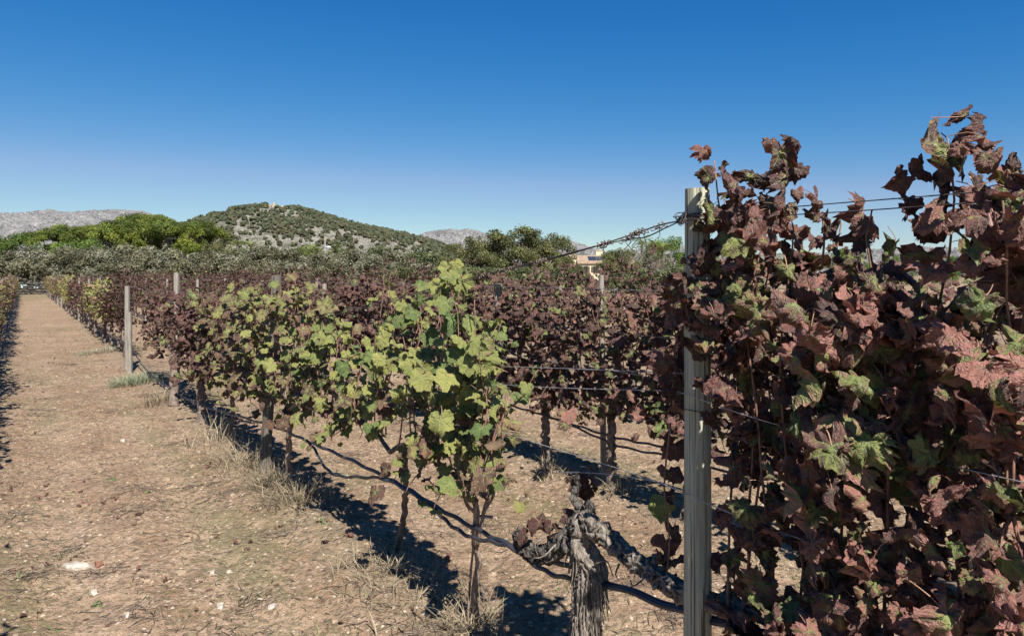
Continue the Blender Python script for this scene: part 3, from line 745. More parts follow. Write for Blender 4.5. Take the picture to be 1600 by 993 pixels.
# ---- old gnarled vine left of the big post
def old_vine():
    r = np.random.default_rng(77); u = 1.73
    d = 2.31
    b = P(917, 1167, d); b[2] = float(gheight(b[0], b[1])) - 0.03
    root = thing('grapevine', 'old gnarled grapevine with thick shaggy grey trunk, nearly leafless, left of the big post', 'grapevine', b)
    p = resample([b, P(915, 1060, 2.31), P(914, 985, 2.31), P(918, 930, 2.31), P(925, 893, 2.31), P(912, 862, 2.33), P(902, 838, 2.36)], 90) - b
    n = len(p); t = np.linspace(0, 1, n)
    rad = np.interp(t, [0, .15, .45, .62, .8, 1], [.062, .050, .046, .048, .042, .032])
    Vt, Tt = tube(p, rad, 64, True, 0.42, 5.0, 3, 0.42)
    obj('trunk', mesh('trunk', Vt, Tt, M['bark']), root)
    def arm(pts, r0, r1, n=60, seg=40, ridge=.40, lump=.52, rs=5, mat='bark', name='arm'):
        q = resample(pts, n) - b; q[1:-1] += 0.0042 * r.normal(0, 1, (n - 2, 3))
        Vt, Tt = tube(q, np.linspace(r0, r1, n), seg, True, ridge, 4.0, rs, lump)
        return obj(name, mesh(name, Vt, Tt, M[mat]), root)
    arm([P(916, 880, 2.31), P(905, 845, 2.33), P(912, 812, 2.32), P(930, 826, 2.28), P(955, 842, 2.24), P(975, 862, 2.19), P(1003, 884, 2.12), P(1030, 900, 2.06), P(1062, 922, 1.99), P(1110, 938, 1.92), P(1180, 955, 1.82), P(1300, 985, 1.66)], .033, .022, 110, 44, rs=6)
    arm([P(905, 858, 2.35), P(885, 848, 2.37), P(862, 862, 2.41), P(838, 866, 2.44), P(818, 852, 2.47), P(808, 832, 2.49)], .036, .020, 60, 40, lump=.55, rs=8, mat='char')
    arm([P(870, 850, 2.38), P(884, 832, 2.37), P(900, 808, 2.36), P(906, 790, 2.36), P(896, 778, 2.37), P(900, 760, 2.37), P(903, 742, 2.37)], .020, .010, 40, 16, .2, .25, 9, 'char', 'spur')
    arm([P(912, 812, 2.32), P(922, 800, 2.32), P(918, 785, 2.32)], .024, .014, 20, 16, .25, .3, 10, 'char', 'spur')
    arm([P(1012, 884, 2.10), P(1022, 874, 2.085), P(1032, 872, 2.075)], .017, .016, 12, 16, .2, .15, 12, 'bark', 'spur')
    # peeling strips of bark
    mb = MB()
    for k in range(150):
        t0 = r.uniform(0.2, 0.97); i0 = int(t0 * (n - 1)); a = r.uniform(0, 6.28); L = r.uniform(.05, .14)
        c = p[i0]; rr = rad[i0] * 1.03
        dirv = np.array([math.cos(a), math.sin(a), 0]); tt = np.linspace(0, 1, 6)[:, None]
        q = c + dirv * (rr + 0.020 * tt ** 2 * r.uniform(0.0, 1.0) ** 2) + np.array([0, 0, -L]) * tt + np.cross(dirv, [0, 0, 1]) * 0.015 * tt * r.uniform(-1, 1)
        Vt, Tt = tube(q, np.linspace(.0035, .0012, 6), 4); mb.add(Vt, Tt)
    for (x0, y0, x1, y1, x2, y2) in [(935, 905, 945, 930, 955, 957), (930, 880, 948, 876, 958, 900), (868, 850, 850, 868, 832, 872), (968, 880, 962, 895, 966, 905), (1010, 900, 990, 915, 985, 905), (850, 840, 836, 850, 842, 872)]:
        q = resample([P(x0, y0, 2.26), P(x1, y1, 2.24), P(x2, y2, 2.25)], 8) - b
        Vt, Tt = tube(q, np.linspace(.004, .0015, 8), 4); mb.add(Vt, Tt)
    obj('bark_strips', mb.mesh('bark_strips', M['bark']), root, kind='stuff')
    for (x, y, s, va, roll, pi, ya) in [(905, 755, 42, 3, .3, .2, .5), (925, 742, 34, 5, 1.4, .4, -.3), (893, 748, 30, 8, -1.6, .1, .8), (930, 757, 30, 1, -.6, .2, .1), (915, 768, 34, 9, .2, -.2, -.6),
                                       (842, 815, 40, 2, .5, .6, .2), (860, 822, 36, 4, -.7, .3, .6), (828, 822, 34, 6, 1.1, .4, -.5), (818, 838, 30, 7, -1.2, .2, .3), (885, 806, 34, 0, .9, .3, .0), (872, 830, 34, 5, 2.0, .3, -.2)]:
        place_leaf(root, b, x, y, 2.40, s, 'dry', va, (0.0, .3, r.uniform(0.0, .16)), roll, pi, ya)
    for (x, y, s, va, col) in [(1036, 790, 52, 4, (0.65, .6, .6)), (1050, 775, 44, 6, (.1, .4, .2)), (1040, 850, 50, 2, (.02, .3, .25)), (1052, 880, 50, 5, (.02, .3, .15)), (1030, 868, 36, 8, (.02, .3, .1)), (1052, 830, 52, 1, (.02, .3, .25)), (1050, 905, 40, 0, (.02, .3, .1)),
                               (1045, 740, 44, 7, (.05, .3, .2)), (1055, 700, 46, 3, (.03, .3, .2))]:
        place_leaf(root, b, x, y, 2.05, s, 'dry', va, col, r.uniform(-.4, .4), .2, r.uniform(-.5, .5))
    q = resample([P(1040, 915, 2.03), P(1046, 840, 2.04), P(1038, 760, 2.05), P(1048, 660, 2.04)], 16) - b
    Vt, Tt = tube(q, .003, 5); obj('cane', mesh('cane', Vt, Tt, M['cane']), root)
    # leaves of its right arm that crowd the left side of the post
    cs = []
    for k, (px, pt) in enumerate([(1040, 425), (1052, 420), (1030, 470), (1058, 440)]):
        uu_ = urow(px) - 0.02
        cs.append((cane_path(r, uu_, 1.60, Z(px, 640), uu_ + r.uniform(-.03, .03), 1.60, Z(px, pt), 10, .025), 0.0))
    add_canes(root, b, cs)
    pos, fr, sz, col = vine_leaves(r, cs, 22, .050, .09, 'heroleft')
    px_ = 800 + F * pos[:, 0] / pos[:, 1]; py_ = HY - F * (pos[:, 2] - CAMH) / pos[:, 1]
    kp = (px_ < 1075) & (px_ > 1005) & (py_ > 400); pos, fr, sz, col = pos[kp], fr[kp], sz[kp], col[kp]
    add_leaves(root, b, pos, fr, sz, col, 'hero', 'dry', 300, r)
    for a in [(1098, 352, 1.86, 40, 4, (.3, .5, .2), .2, .2, .2), (1082, 490, 1.84, 56, 6, (.02, .4, .18), 0.1, .1, .5), (1085, 540, 1.85, 62, 9, (.02, .4, .1), 0.2, .0, -.3), (1072, 440, 1.85, 52, 12, (.02, .4, .15), -.3, .1, .3),
              (1096, 412, 1.84, 60, 2, (.04, .4, .15), .3, .1, -.2), (1100, 460, 1.83, 62, 5, (.02, .4, .1), .1, .0, .4), (1035, 565, 1.98, 60, 7, (.15, .4, .55), -.4, .2, .1), (1048, 595, 1.98, 56, 3, (.03, .4, .25), .5, .1, -.4), (1100, 600, 1.83, 46, 8, (.02, .4, .15), -.3, .1, .2), (1112, 650, 1.82, 42, 10, (.02, .4, .25), .2, .1, .2)]:
        place_leaf(root, b, a[0], a[1], a[2], a[3], 'hero', a[4], a[5], a[6], a[7], a[8])
old_vine()

# ---- the two green vines
gr = np.random.default_rng(205)
def green_skip(pos, r):
    px = 800 + F * pos[:, 0] / pos[:, 1]; py = HY - F * (pos[:, 2] - CAMH) / pos[:, 1]
    hole = ((px - 672) / 34) ** 2 + ((py - 515) / 30) ** 2 < 1
    hole2 = ((px - 572) / 32) ** 2 + ((py - 475) / 62) ** 2 < 1
    return (hole & (r.random(len(px)) < .75)) | (hole2 & (r.random(len(px)) < .85))
tv = tops((640, 440), (665, 470), (690, 470), (712, 420), (730, 425), (745, 470), (765, 500), (790, 540), (815, 600))
def young_vine():
    b = G(745, 975); b[2] = float(gheight(b[0], b[1])) - .02
    root = thing('grapevine', 'young green grapevine with thin pale trunk, just left of the old gnarled one', 'grapevine', b)
    D1 = 2.95
    p = resample([b, P(741, 930, 3.1), P(748, 880, 3.05), P(742, 850, 3.02), P(745, 800, D1), P(738, 770, D1)], 26) - b
    Vt, Tt = tube(p, np.linspace(.017, .012, 26), 12, True, .2, 3, 4, .3); obj('trunk', mesh('trunk', Vt, Tt, M['pale_bark']), root)
    st = [P(730, 980, 3.12), P(735, 900, 3.08), P(740, 850, 3.03)]
    Vt, Tt = tube(resample(st, 10) - b, .006, 6); obj('cane', mesh('cane', Vt, Tt, M['pale_bark']), root)
    arms = [[P(744, 858, 3.02), P(752, 820, D1), P(758, 790, D1), P(768, 760, D1 - .05), P(778, 720, D1 - .1)],
            [P(742, 800, D1), P(728, 785, D1), P(718, 740, D1 + .03), P(708, 700, D1 + .06), P(700, 660, D1 + .08)],
            [P(745, 806, D1), P(772, 808, D1), P(776, 812, D1)], [P(755, 800, D1), P(770, 775, D1), P(772, 765, D1)]]
    for q in arms:
        Vt, Tt = tube(resample(q, 14) - b, np.linspace(.009, .005, 14), 7, True, .1, 2, 6, .2); obj('cordon', mesh('cordon', Vt, Tt, M['pale_bark']), root)
    r = gr; canes = []
    for px, pt, f0 in [(640, 445, .0), (655, 500, .0), (676, 560, .0), (690, 520, 0.0), (705, 430, 0.), (716, 412, 0.), (728, 430, 0.), (740, 455, 0.), (752, 500, 0.), (768, 510, 0), (785, 545, 0.), (800, 580, .0), (735, 560, 0)]:
        u1 = urow(px); u0 = u1 * .6 + urow(735) * .4
        canes.append((cane_path(r, u0, 1.55 + r.uniform(-.04, .04), Z(735, 735 + r.uniform(-25, 15)), u1, 1.55 + r.uniform(-.1, .1), Z(px, pt), 12, .03), f0))
    for px, y0, y1 in [(770, 700, 790), (800, 640, 760), (810, 610, 730), (690, 690, 770), (735, 700, 785), (785, 690, 760)]:
        u1 = urow(px); canes.append((cane_path(r, u1, 1.50, Z(px, y0), u1 + r.uniform(-.04, .04), 1.5 + r.uniform(-.1, .06), Z(px, y1), 7, .02), 0.0))
    add_canes(root, b, canes, .0042)
    pos, fr, sz, col = vine_leaves(r, canes[:13], 24, .050, .105, 'green', skip=green_skip)
    add_leaves(root, b, pos, fr, sz, col, 'fresh', 'freshlow', 240, r)
    pos, fr, sz, col = vine_leaves(r, canes[13:], 15, .052, .08, 'tan')
    add_leaves(root, b, pos, fr, sz, col, 'dry', 'drylow', 60, r)
    for a in [(688, 655, 2.75, 56, 2, (1.0, .75, .5), .1, .35, -.2), (712, 412, 3.02, 28, 1, (.9, .9, .5), .4, .2, 0), (698, 418, 3.05, 32, 4, (1, .8, .5), -.5, .2, .3), (722, 440, 3.0, 44, 5, (1, .6, .5), .2, .3, 0), (640, 560, 3.2, 46, 7, (.85, .85, .7), 0.2, .4, -.1),
              (715, 550, 2.85, 46, 8, (1, .3, .4), .2, .4, 0), (660, 590, 3.0, 48, 9, (.6, .75, .8), -.3, .4, .2), (600, 560, 3.45, 46, 10, (1, .9, .6), .2, .3, .1), (705, 500, 2.95, 50, 3, (1, .1, .4), -.2, .3, .2), (760, 560, 2.75, 50, 6, (.9, .6, .4), .3, .3, -.1), (812, 790, 2.9, 26, 11, (.5, .9, .8), -.2, .6, 0)]:
        place_leaf(root, b, a[0], a[1], a[2], a[3], 'fresh', a[4], a[5], a[6], a[7], a[8])
young_vine()
tv = tops((690, 560), (655, 440), (632, 425), (612, 430), (590, 465), (570, 520), (552, 530), (535, 490), (505, 482), (485, 520))
row_vine(1, urow(610), 'green and yellow grapevine with a thin dark trunk, second of the two green vines', 'green', np.random.default_rng(206),
         (urow(688), urow(488)), tv, zc=0.70, per_m=26, size=0.048, thick=0.12, n_canes=19, keyobj='fresh', keyrest='freshlow', base=G(622, 862),
         trunk_r=(0.018, 0.014), skip=green_skip, low=0.35, vj=0.10)
# ---- the olive-brown vines by the second post, then the dark ones up to the gap
row_vine(1, urow(452), 'olive and tan grapevine beside the second post, with pale slender trunk', 'olivetan', np.random.default_rng(207),
         (urow(512), urow(396)), tops((520, 500), (490, 455), (465, 432), (440, 440), (415, 445), (390, 452)), zc=0.66, per_m=30, size=0.050, thick=0.16,
         n_canes=17, keyobj='fresh', keyrest='freshlow', base=G(450, 765), trunk_r=(0.024, 0.018), mat='pale_bark', low=0.5, vj=0.13)
row_vine(1, urow(358), 'yellowish brown grapevine just beyond the second post', 'brownmix', np.random.default_rng(208),
         (urow(405), urow(322)), tops((405, 450), (370, 446), (340, 455), (320, 458)), zc=0.62, per_m=32, size=0.050, thick=0.17,
         n_canes=17, keyobj='fresh', keyrest='freshlow', base=G(356, 690), trunk_r=(0.024, 0.018), low=0.5, vj=0.14)
row_vine(1, urow(314), 'dark brown grapevine with stout crooked trunk before the third post', 'maroon', np.random.default_rng(209),
         (urow(328), urow(285)), tops((328, 460), (300, 452), (285, 452)), zc=0.62, per_m=32, size=0.055, thick=0.18,
         n_canes=15, keyobj='dry', keyrest='drylow', base=G(318, 665), trunk_r=(0.05, 0.04), low=0.5, vj=0.14)
row_vine(1, urow(276), 'dark maroon grapevine wrapped around the third post, last before the gap', 'maroon', np.random.default_rng(210),
         (urow(290), urow(232)), tops((290, 452), (262, 448), (240, 455), (225, 465)), zc=0.64, per_m=29, size=0.056, thick=0.18,
         n_canes=19, keyobj='dry', keyrest='drylow', base=G(270, 640), trunk_r=(0.05, 0.04), low=0.5, vj=0.15)

# ---- second row: dense, dark maroon, every near vine on its own
names2 = ['dark maroon grapevine of the second row hidden behind the front vine at far right', 'dark grapevine of the second row seen through the leaves right of the big post',
          'dark maroon grapevine of the second row right behind the big post', 'maroon grapevine of the second row with some green leaves, around the thin stake', 'dark maroon grapevine of the second row behind the old gnarled trunk',
          'dark maroon grapevine of the second row behind the young green vine', 'dark maroon grapevine of the second row filling the gap between the green vines', 'dark maroon grapevine of the second row left of the green vines',
          'dark maroon grapevine of the second row above the olive leaved vine', 'dark maroon grapevine of the second row behind the second post']
us2 = [0.25, 1.3, urow(1075, 2), urow(958, 2), urow(852, 2), urow(770, 2), urow(700, 2), urow(640, 2), urow(590, 2), urow(548, 2)]
for k, (u, nm) in enumerate(zip(us2, names2)):
    a = us2[k + 1] if k + 1 < len(us2) else u + 0.95
    c = (u - (u - us2[k - 1]) / 2 if k else u - .5, (u + a) / 2)
    row_vine(2, u, nm, 'maroon' if k not in (1, 3) else 'heroleft', np.random.default_rng(300 + k), c, [(c[0], 1.54), ((c[0] + c[1]) / 2, 1.58 if k != 4 else 1.64), (c[1], 1.53)],
             zc=0.72, per_m=42, size=0.050, thick=0.19, n_canes=max(9, int((c[1] - c[0]) / .085)), keyobj='dry', keyrest='drylow', maxobj=300 if k >= 2 else 0,
             trunk_r=(0.035, 0.028), low=1.0, vj=0.16, each=k >= 2)

# ---- vines farther off: shared meshes, every plant still its own thing
far_kinds = {'maroon': ('maroon', 4), 'yellow': ('yellow', 2), 'tan': ('tan', 3)}
FAR = {}
for kname, (pl, cnt) in far_kinds.items():
    FAR[kname] = []
    for q in range(cnt):
        r = np.random.default_rng(400 + q + 10 * len(FAR)); canes = []
        for k in range(13):
            uu_ = -.6 + 1.2 * (k + r.uniform(0.1, .9)) / 13
            canes.append((cane_path(r, uu_, r.uniform(-.03, .03), .72, uu_ + r.uniform(-.1, .1), r.uniform(-.15, .15), float(np.clip(r.normal(1.40, .13), 1.1, 1.72)), 9, .04), 0.))
            if r.random() < .5: canes.append((cane_path(r, uu_, 0, .78, uu_ + r.uniform(-.1, .1), r.uniform(-.15, .15), r.uniform(.45, .66), 6, .03), 0.))
        pos, fr, sz, col = vine_leaves(r, canes, 34, .052, .19, pl)
        me = joined_leaves('foliage', pos, fr, sz, r.integers(0, 99, len(pos)), col, 'drylow' if q == 0 else 'tiny')
        mb = MB()
        p = resample([(0, 0, -.03), (r.uniform(-.03, .03), .02, .4), (0, 0, .74)], 9); Vt, Tt = tube(p, np.linspace(.038, .028, 9), 8, True, .2, 2, q, .25); mb.add(Vt, Tt)
        Vt, Tt = tube(WA([(-.55, 0, .74), (0, 0, .70), (.55, 0, .74)]), .014, 6); mb.add(Vt, Tt)
        FAR[kname].append((me, mb.mesh('trunk', M['young_bark'])))
def far_vine(row, u, kname, label, group, r, sc=1.0):
    p = W(u, ROWV[row] + r.uniform(-.05, .05)); p[2] = float(gheight(p[0], p[1]))
    root = thing('grapevine', label, 'grapevine', p, group)
    me, tm = FAR[kname][int(r.integers(0, len(FAR[kname])))]
    f = obj('foliage', me, root, kind='stuff'); k = float(r.uniform(.72, 1.2)); f.scale = (k, k, sc * .94 * float(r.uniform(.86, 1.10)))
    if r.random() < .5: f.rotation_euler.z = math.pi
    obj('trunk', tm, root)
fr_ = np.random.default_rng(55)
def band(px): return urow(px)
for u in np.arange(14.9, 68, 1.08):
    px = 36 + F * (ROWV[1] / .8131) / (0.5822 * ROWV[1] + .8131 * u)
    if px > 170: k, l = 'maroon', 'dark maroon grapevine in the front row just past the leaning grey post'
    elif px > 143: k, l = 'yellow', 'yellow green grapevine in the front row between dark ones, past the leaning grey post'
    elif px > 116: k, l = 'maroon', 'dark maroon grapevine between two yellow stretches of the front row'
    elif px > 98: k, l = 'yellow', 'yellow green grapevine in the far stretch of the front row'
    else: k, l = 'tan', 'tan and maroon grapevine at the far end of the row right of the path'
    far_vine(1, u, k, l, 'vines of the row right of the path', fr_)
for u in np.arange(2.4, 67, 1.08):
    if 3.9 < u < 6.0: continue
    far_vine(0, u, fr_.choice(['tan', 'tan', 'maroon', 'yellow'], p=[.4, .3, .2, .1]), 'tan and red grapevine in the row left of the path, at the left edge', 'vines of the row left of the path', fr_, .97)
for u in np.arange(us2[-1] + 1.05, 68, 1.08):
    far_vine(2, u, 'maroon', 'dark maroon grapevine in the far stretch of the second row', 'vines of the second row', fr_)
for u in np.arange(2, 66, 1.08):
    far_vine(3, u, 'maroon', 'dark maroon grapevine in the third row', 'vines of the third row', fr_, 1.1)
for u in np.arange(4, 64, 1.08):
    far_vine(4, u, 'maroon', 'dark maroon grapevine in the fourth row', 'vines of the fourth row', fr_, 1.16)

# ------------------------------------------------------------------ posts
def post_mesh(name, h, rad, mat, flat=None, seg=22, seed=0, taper=0.88, square=False, lean=(0, 0), below=.35, deep=False):
    n = 60 if deep else 26; z = np.linspace(-below, h, n); th = np.linspace(0, 2 * np.pi, seg, endpoint=False)
    r = rad * np.interp(z, [-below, h], [1.0, taper])[:, None] * np.ones((1, seg))
    if square:
        r = r * np.minimum(1.0 / np.maximum(np.abs(np.cos(th)), np.abs(np.sin(th))), 1.25)[None]
    r = r * (1 + 0.035 * noise2(np.cos(th)[None] * 1.5 + seed, z[:, None] * 1.6 + np.sin(th)[None] * 1.5, 61))
    if flat is not None:                      # one flat split face: direction angle, depth
        for a, dpt in flat:
            c = np.cos(th - a); lim = np.where(c > 0.05, rad * dpt / np.maximum(c, 0.05), 9)
            r = np.minimum(r, lim[None])
    crack = np.exp(-((th[None] - (3.9 + 0.12 * np.sin(z[:, None] * 2.3 + seed))) / 0.09) ** 2) * np.clip(np.sin(z[:, None] * 1.7 + seed) + .9, 0, 1)
    r = r - 0.13 * rad * crack
    if deep:
        for a0, k, wd in ((4.62, 1.1, .030), (5.15, 2.3, .022), (4.30, 3.1, .018)):
            cc = np.exp(-((th[None] - (a0 + .05 * np.sin(z[:, None] * 3 + k))) / wd) ** 2) * np.clip(np.sin(z[:, None] * 2.6 + k * 2) + .55, 0, 1)
            r = r - .16 * rad * np.minimum(cc, 1)
        r = r * (1 + .010 * noise2(th[None] * 9, z[:, None] * .8, 66))
    V = np.stack([r * np.cos(th)[None] + lean[0] * (z[:, None] / h), r * np.sin(th)[None] + lean[1] * (z[:, None] / h), z[:, None] + 0 * r], 2).reshape(-1, 3)
    i = np.arange(n - 1)[:, None] * seg; j = np.arange(seg)[None]; k = (j + 1) % seg
    Q = np.stack([(i + j).ravel(), (i + k).ravel(), (i + seg + k).ravel(), (i + seg + j).ravel()], 1)
    T = np.concatenate([Q[:, [0, 1, 2]], Q[:, [0, 2, 3]]])
    c = len(V); V = np.vstack([V, [[lean[0], lean[1], h + .004]]]); jj = np.arange(seg)
    T = np.vstack([T, np.stack([(n - 1) * seg + jj, (n - 1) * seg + (jj + 1) % seg, np.full(seg, c)], 1)])
    me = mesh(name, V, T, mat)
    try: me.set_sharp_from_angle(angle=R(28))
    except Exception: pass
    return me
def put_post(p, h, rad, mat, label, group='trellis posts', me=None, **kw):
    z0 = float(gheight(p[0], p[1]))
    me = me or post_mesh('trellis_post', h - z0, rad, M[mat], **kw)
    o = obj('trellis_post', me, None, (p[0], p[1], z0)); o['label'] = label; o['category'] = 'post'; o['group'] = group
    return o
PB = P(1089, 1300, 1.94); PB = np.array([PB[0] + .001, 1.94, 0])
put_post(PB, 1.845, .0425, 'post', 'big weathered grey-green wooden post in the right foreground with wire tied near its top', seg=96, seed=2, taper=.80, flat=[(R(196), .80)], deep=True)
put_post(G(413, 748), 1.60, .043, 'shadepost', 'second trellis post, half hidden under olive leaves with straw at its foot', seed=5, lean=(.10, 0))
put_post(W(urow(263), ROWV[1] + .10), 1.635, .034, 'greypost', 'third trellis post standing out above the dark maroon vine', seed=7, square=True)
put_post(G(199, 580), 1.42, .037, 'greypost', 'tall grey square post standing clear beside the path, left of the gap', seed=9, square=True, taper=.86, seg=24)
p4 = G(203, 584) ; put_post(p4, 1.00, .034, 'greypost', 'short grey post leaning on the tall square one beside the path', seed=11, square=True, seg=24, lean=(-.02, .02))
farpost = post_mesh('trellis_post', 1.44, .036, M['greypost'], seg=10, seed=3)
u = 18.6
while u < 68:
    put_post(W(u, ROWV[1] - .02), 0, 0, '', 'grey trellis post in the far stretch of the row right of the path', me=farpost); u += 4.3
put_post(P(778, 1, drow(778, 2)) * [1, 1, 0] + [0, .12, 0], 1.52, .042, 'greypost', 'grey split post rising from the second row behind the watermarked middle of the maroon leaves'.replace(' behind the watermarked middle of', ' in the middle of'), seed=13)
put_post(P(948, 1, drow(948, 2)) * [1, 1, 0] + [0, .16, 0], 1.60, .024, 'greypost', 'thin grey stake of the second row in front of the cream house', seed=15, lean=(-.02, 0))
u = urow(778, 2) + 4.3
while u < 68:
    put_post(W(u, ROWV[2] - .02), 0, 0, '', 'grey trellis post in the far stretch of the second row', me=farpost); u += 4.3
for row, u0 in ((0, 9.9), (3, 6.5), (4, 7.5)):
    u = u0
    while u < 66:
        put_post(W(u, ROWV[row]), 0, 0, '', {0: 'grey trellis post in the row left of the path', 3: 'grey trellis post in the third row', 4: 'grey trellis post in the fourth row'}[row], me=farpost); u += 4.3

# ------------------------------------------------------------------ wires
def wire(name, label, pts, rad, mat='wire', seg=5, n=None, parts=()):
    pts = np.asarray(pts, float); p = resample(pts, n or max(len(pts), 2) * 6)
    Vt, Tt = tube(p, rad, seg); o = obj(name, mesh(name, Vt, Tt, M[mat])); o['label'] = label; o['category'] = 'wire'; o['group'] = 'trellis wires'
    return o
def rowpts(row, us, zs, dv=0.0): return [W(u, ROWV[row] + dv, z) for u, z in zip(us, zs)]
wr = np.random.default_rng(9)
# top pair of the front row: tied to the big post, falling to the second one
up = 1.272
tie = P(1066, 344, 1.90)
def spiral(p, q, rad, turns, n):
    t = np.linspace(0, 1, n)[:, None]; a = norm(q - p); s1 = norm(np.cross(a, [0, 0, 1])); s2 = np.cross(a, s1)
    return p + (q - p) * t + rad * (np.cos(t * turns * 6.283) * s1 + np.sin(t * turns * 6.283) * s2)
pa = [tie, P(1030, 352, 2.0), P(985, 367, 2.12), P(935, 383, 2.25), P(860, 403, 2.47), P(760, 428, 2.83), P(690, 447, 3.15), P(600, 470, 3.65), P(520, 488, 4.25), P(425, 505, 5.3)]
pb = [tie, P(1040, 356, 1.97), P(1010, 370, 2.06), P(985, 373, 2.12), P(935, 384, 2.25), P(860, 405, 2.47), P(760, 430, 2.83), P(690, 450, 3.15), P(600, 473, 3.65), P(520, 492, 4.25), P(425, 510, 5.3)]
wt = wire('trellis_wire', 'upper dark wire of the twisted pair slanting from the big post down to the left', pa, .0022, 'darkwire', n=90)
wire('trellis_wire', 'lower dark wire of the twisted pair slanting from the big post down to the left', pb, .0020, 'darkwire', n=90)
# withered tendrils wound round it
mb = MB()
for (x, y, Y) in [(1030, 353, 2.0), (985, 369, 2.12), (978, 373, 2.13), (992, 364, 2.11), (940, 381, 2.24), (948, 380, 2.22), (1000, 362, 2.08), (850, 407, 2.5), (843, 408, 2.52), (770, 427, 2.8), (785, 422, 2.74), (800, 419, 2.68), (755, 430, 2.85)]:
    c = P(x, y, Y); a = norm(np.array([-.66, .74, -.25]))
    q = spiral(c - a * .025, c + a * .025, .0075, 3.5, 26) + wr.normal(0, .0022, (26, 3)); Vt, Tt = tube(q, .0018, 4); mb.add(Vt, Tt)
    q = resample([c, c + [wr.uniform(-.02, .02), 0, -.01], c + [wr.uniform(-.03, .03), .01, -wr.uniform(.0, .05)], c + [wr.uniform(-.04, .04), 0, -wr.uniform(.0, .06)]], 12); Vt, Tt = tube(q, .0012, 4); mb.add(Vt, Tt)
o = mb.mesh('tendrils', M['young_bark']); obj('tendrils', o, wt, kind='stuff')
# tie round the post: knot and coils
kn = thing('wire_tie', 'rusty wire knot binding the top wires to the big post', 'wire', (PB[0], PB[1], 1.76))
q = []
for t in np.linspace(0, 2.2 * 6.283, 70): q.append([.040 * math.cos(t), .040 * math.sin(t), .006 * math.sin(t * .7) + .004 * t / 6.28])
Vt, Tt = tube(np.array(q), .0018, 5); obj('coil', mesh('coil', Vt, Tt, M['darkwire']), kn)
c0 = tie - np.array([PB[0], PB[1], 1.76]); pts = c0 + wr.normal(0, .011, (34, 3)); Vt, Tt = tube(resample(pts, 130), .0015, 4); obj('knot', mesh('knot', Vt, Tt, M['darkwire']), kn)
bd = thing('wire_tie', 'thin wire loop round the middle of the big post', 'wire', (PB[0], PB[1], 1.22))
q = np.array([[.0435 * math.cos(t), .0435 * math.sin(t), .004 * math.sin(t * 2)] for t in np.linspace(0, 12.6, 70)])
Vt, Tt = tube(q, .0013, 5); obj('coil', mesh('coil', Vt, Tt, M['darkwire']), bd)
wire('trellis_wire', 'upper bright wire running right from the top of the big post', rowpts(1, [1.30, .9, .5, .0, -1.4], [1.766, 1.765, 1.762, 1.765, 1.77], -.044), .0014, 'darkwire')
wire('trellis_wire', 'second bright wire running right from the top of the big post', rowpts(1, [1.30, .9, .5, .0, -1.4], [1.757, 1.745, 1.742, 1.745, 1.75], -.046), .0014, 'darkwire')
for (za, zb, dz, lab) in [(1.285, .88, -.05, 'bright wire at chest height from the big post to the second post'), (1.335, .93, .0, 'thin upper wire at chest height from the big post to the second post')]:
    wire('trellis_wire', lab, rowpts(1, [up, 2.2, 3.4, 4.6, 5.55], [za - .02, za - .10 + dz * .5, za - .22, za - .32, zb], .05), .0015)
wire('trellis_wire', 'bright wire running right from the middle of the big post through the leaves', rowpts(1, [1.30, 1.0, .6, .2, -1.4], [1.272, 1.235, 1.22, 1.22, 1.25], -.05), .0014)
wire('trellis_wire', 'low bright wire of the front row passing in front of the big post', [P(300, 530, 7.7) , P(413, 556, 5.4), P(620, 622, 3.5), P(817, 685, 2.62), P(936, 722, 2.24), P(1027, 752, 2.02), P(1100, 784, 1.855), P(1190, 820, 1.72), P(1270, 850, 1.61), P(1420, 930, 1.45), P(1600, 1020, 1.29)], .0015)
wire('trellis_wire', 'lowest wire of the front row clipped behind the old gnarled trunk', [P(860, 738, 2.5), P(936, 739, 2.3), P(1027, 752, 2.06), P(1065, 768, 1.99)], .0013)
for z, lab in ((.95, 'low wire of the front row from the second post into the distance'), (1.25, 'middle wire of the front row from the second post into the distance'), (1.40, 'top wire of the front row from the second post across the gap')):
    us = np.array([5.55, 7.7, 9.93, 12.1, 14.26, 30, 68]); wire('trellis_wire', lab, rowpts(1, us, z + np.array([0, -.03, 0, -.05, 0, 0, 0])), .0016)
for z, lab in ((.93, 'low wire of the second row'), (1.20, 'middle wire of the second row'), (1.505, 'top wire of the second row below the cream house')):
    us = np.array([-2, 1, 3.66, 5.06, 9.3, 30, 68]); wire('trellis_wire', lab, rowpts(2, us, z + np.array([0, -.01, 0, 0, 0, 0, 0]), -.17 if z > 1.4 else -.1), .0016)
for z, lab in ((.95, 'low wire of the row left of the path'), (1.4, 'top wire of the row left of the path')):
    wire('trellis_wire', lab, rowpts(0, [9, 20, 40, 67], [z] * 4), .0016)

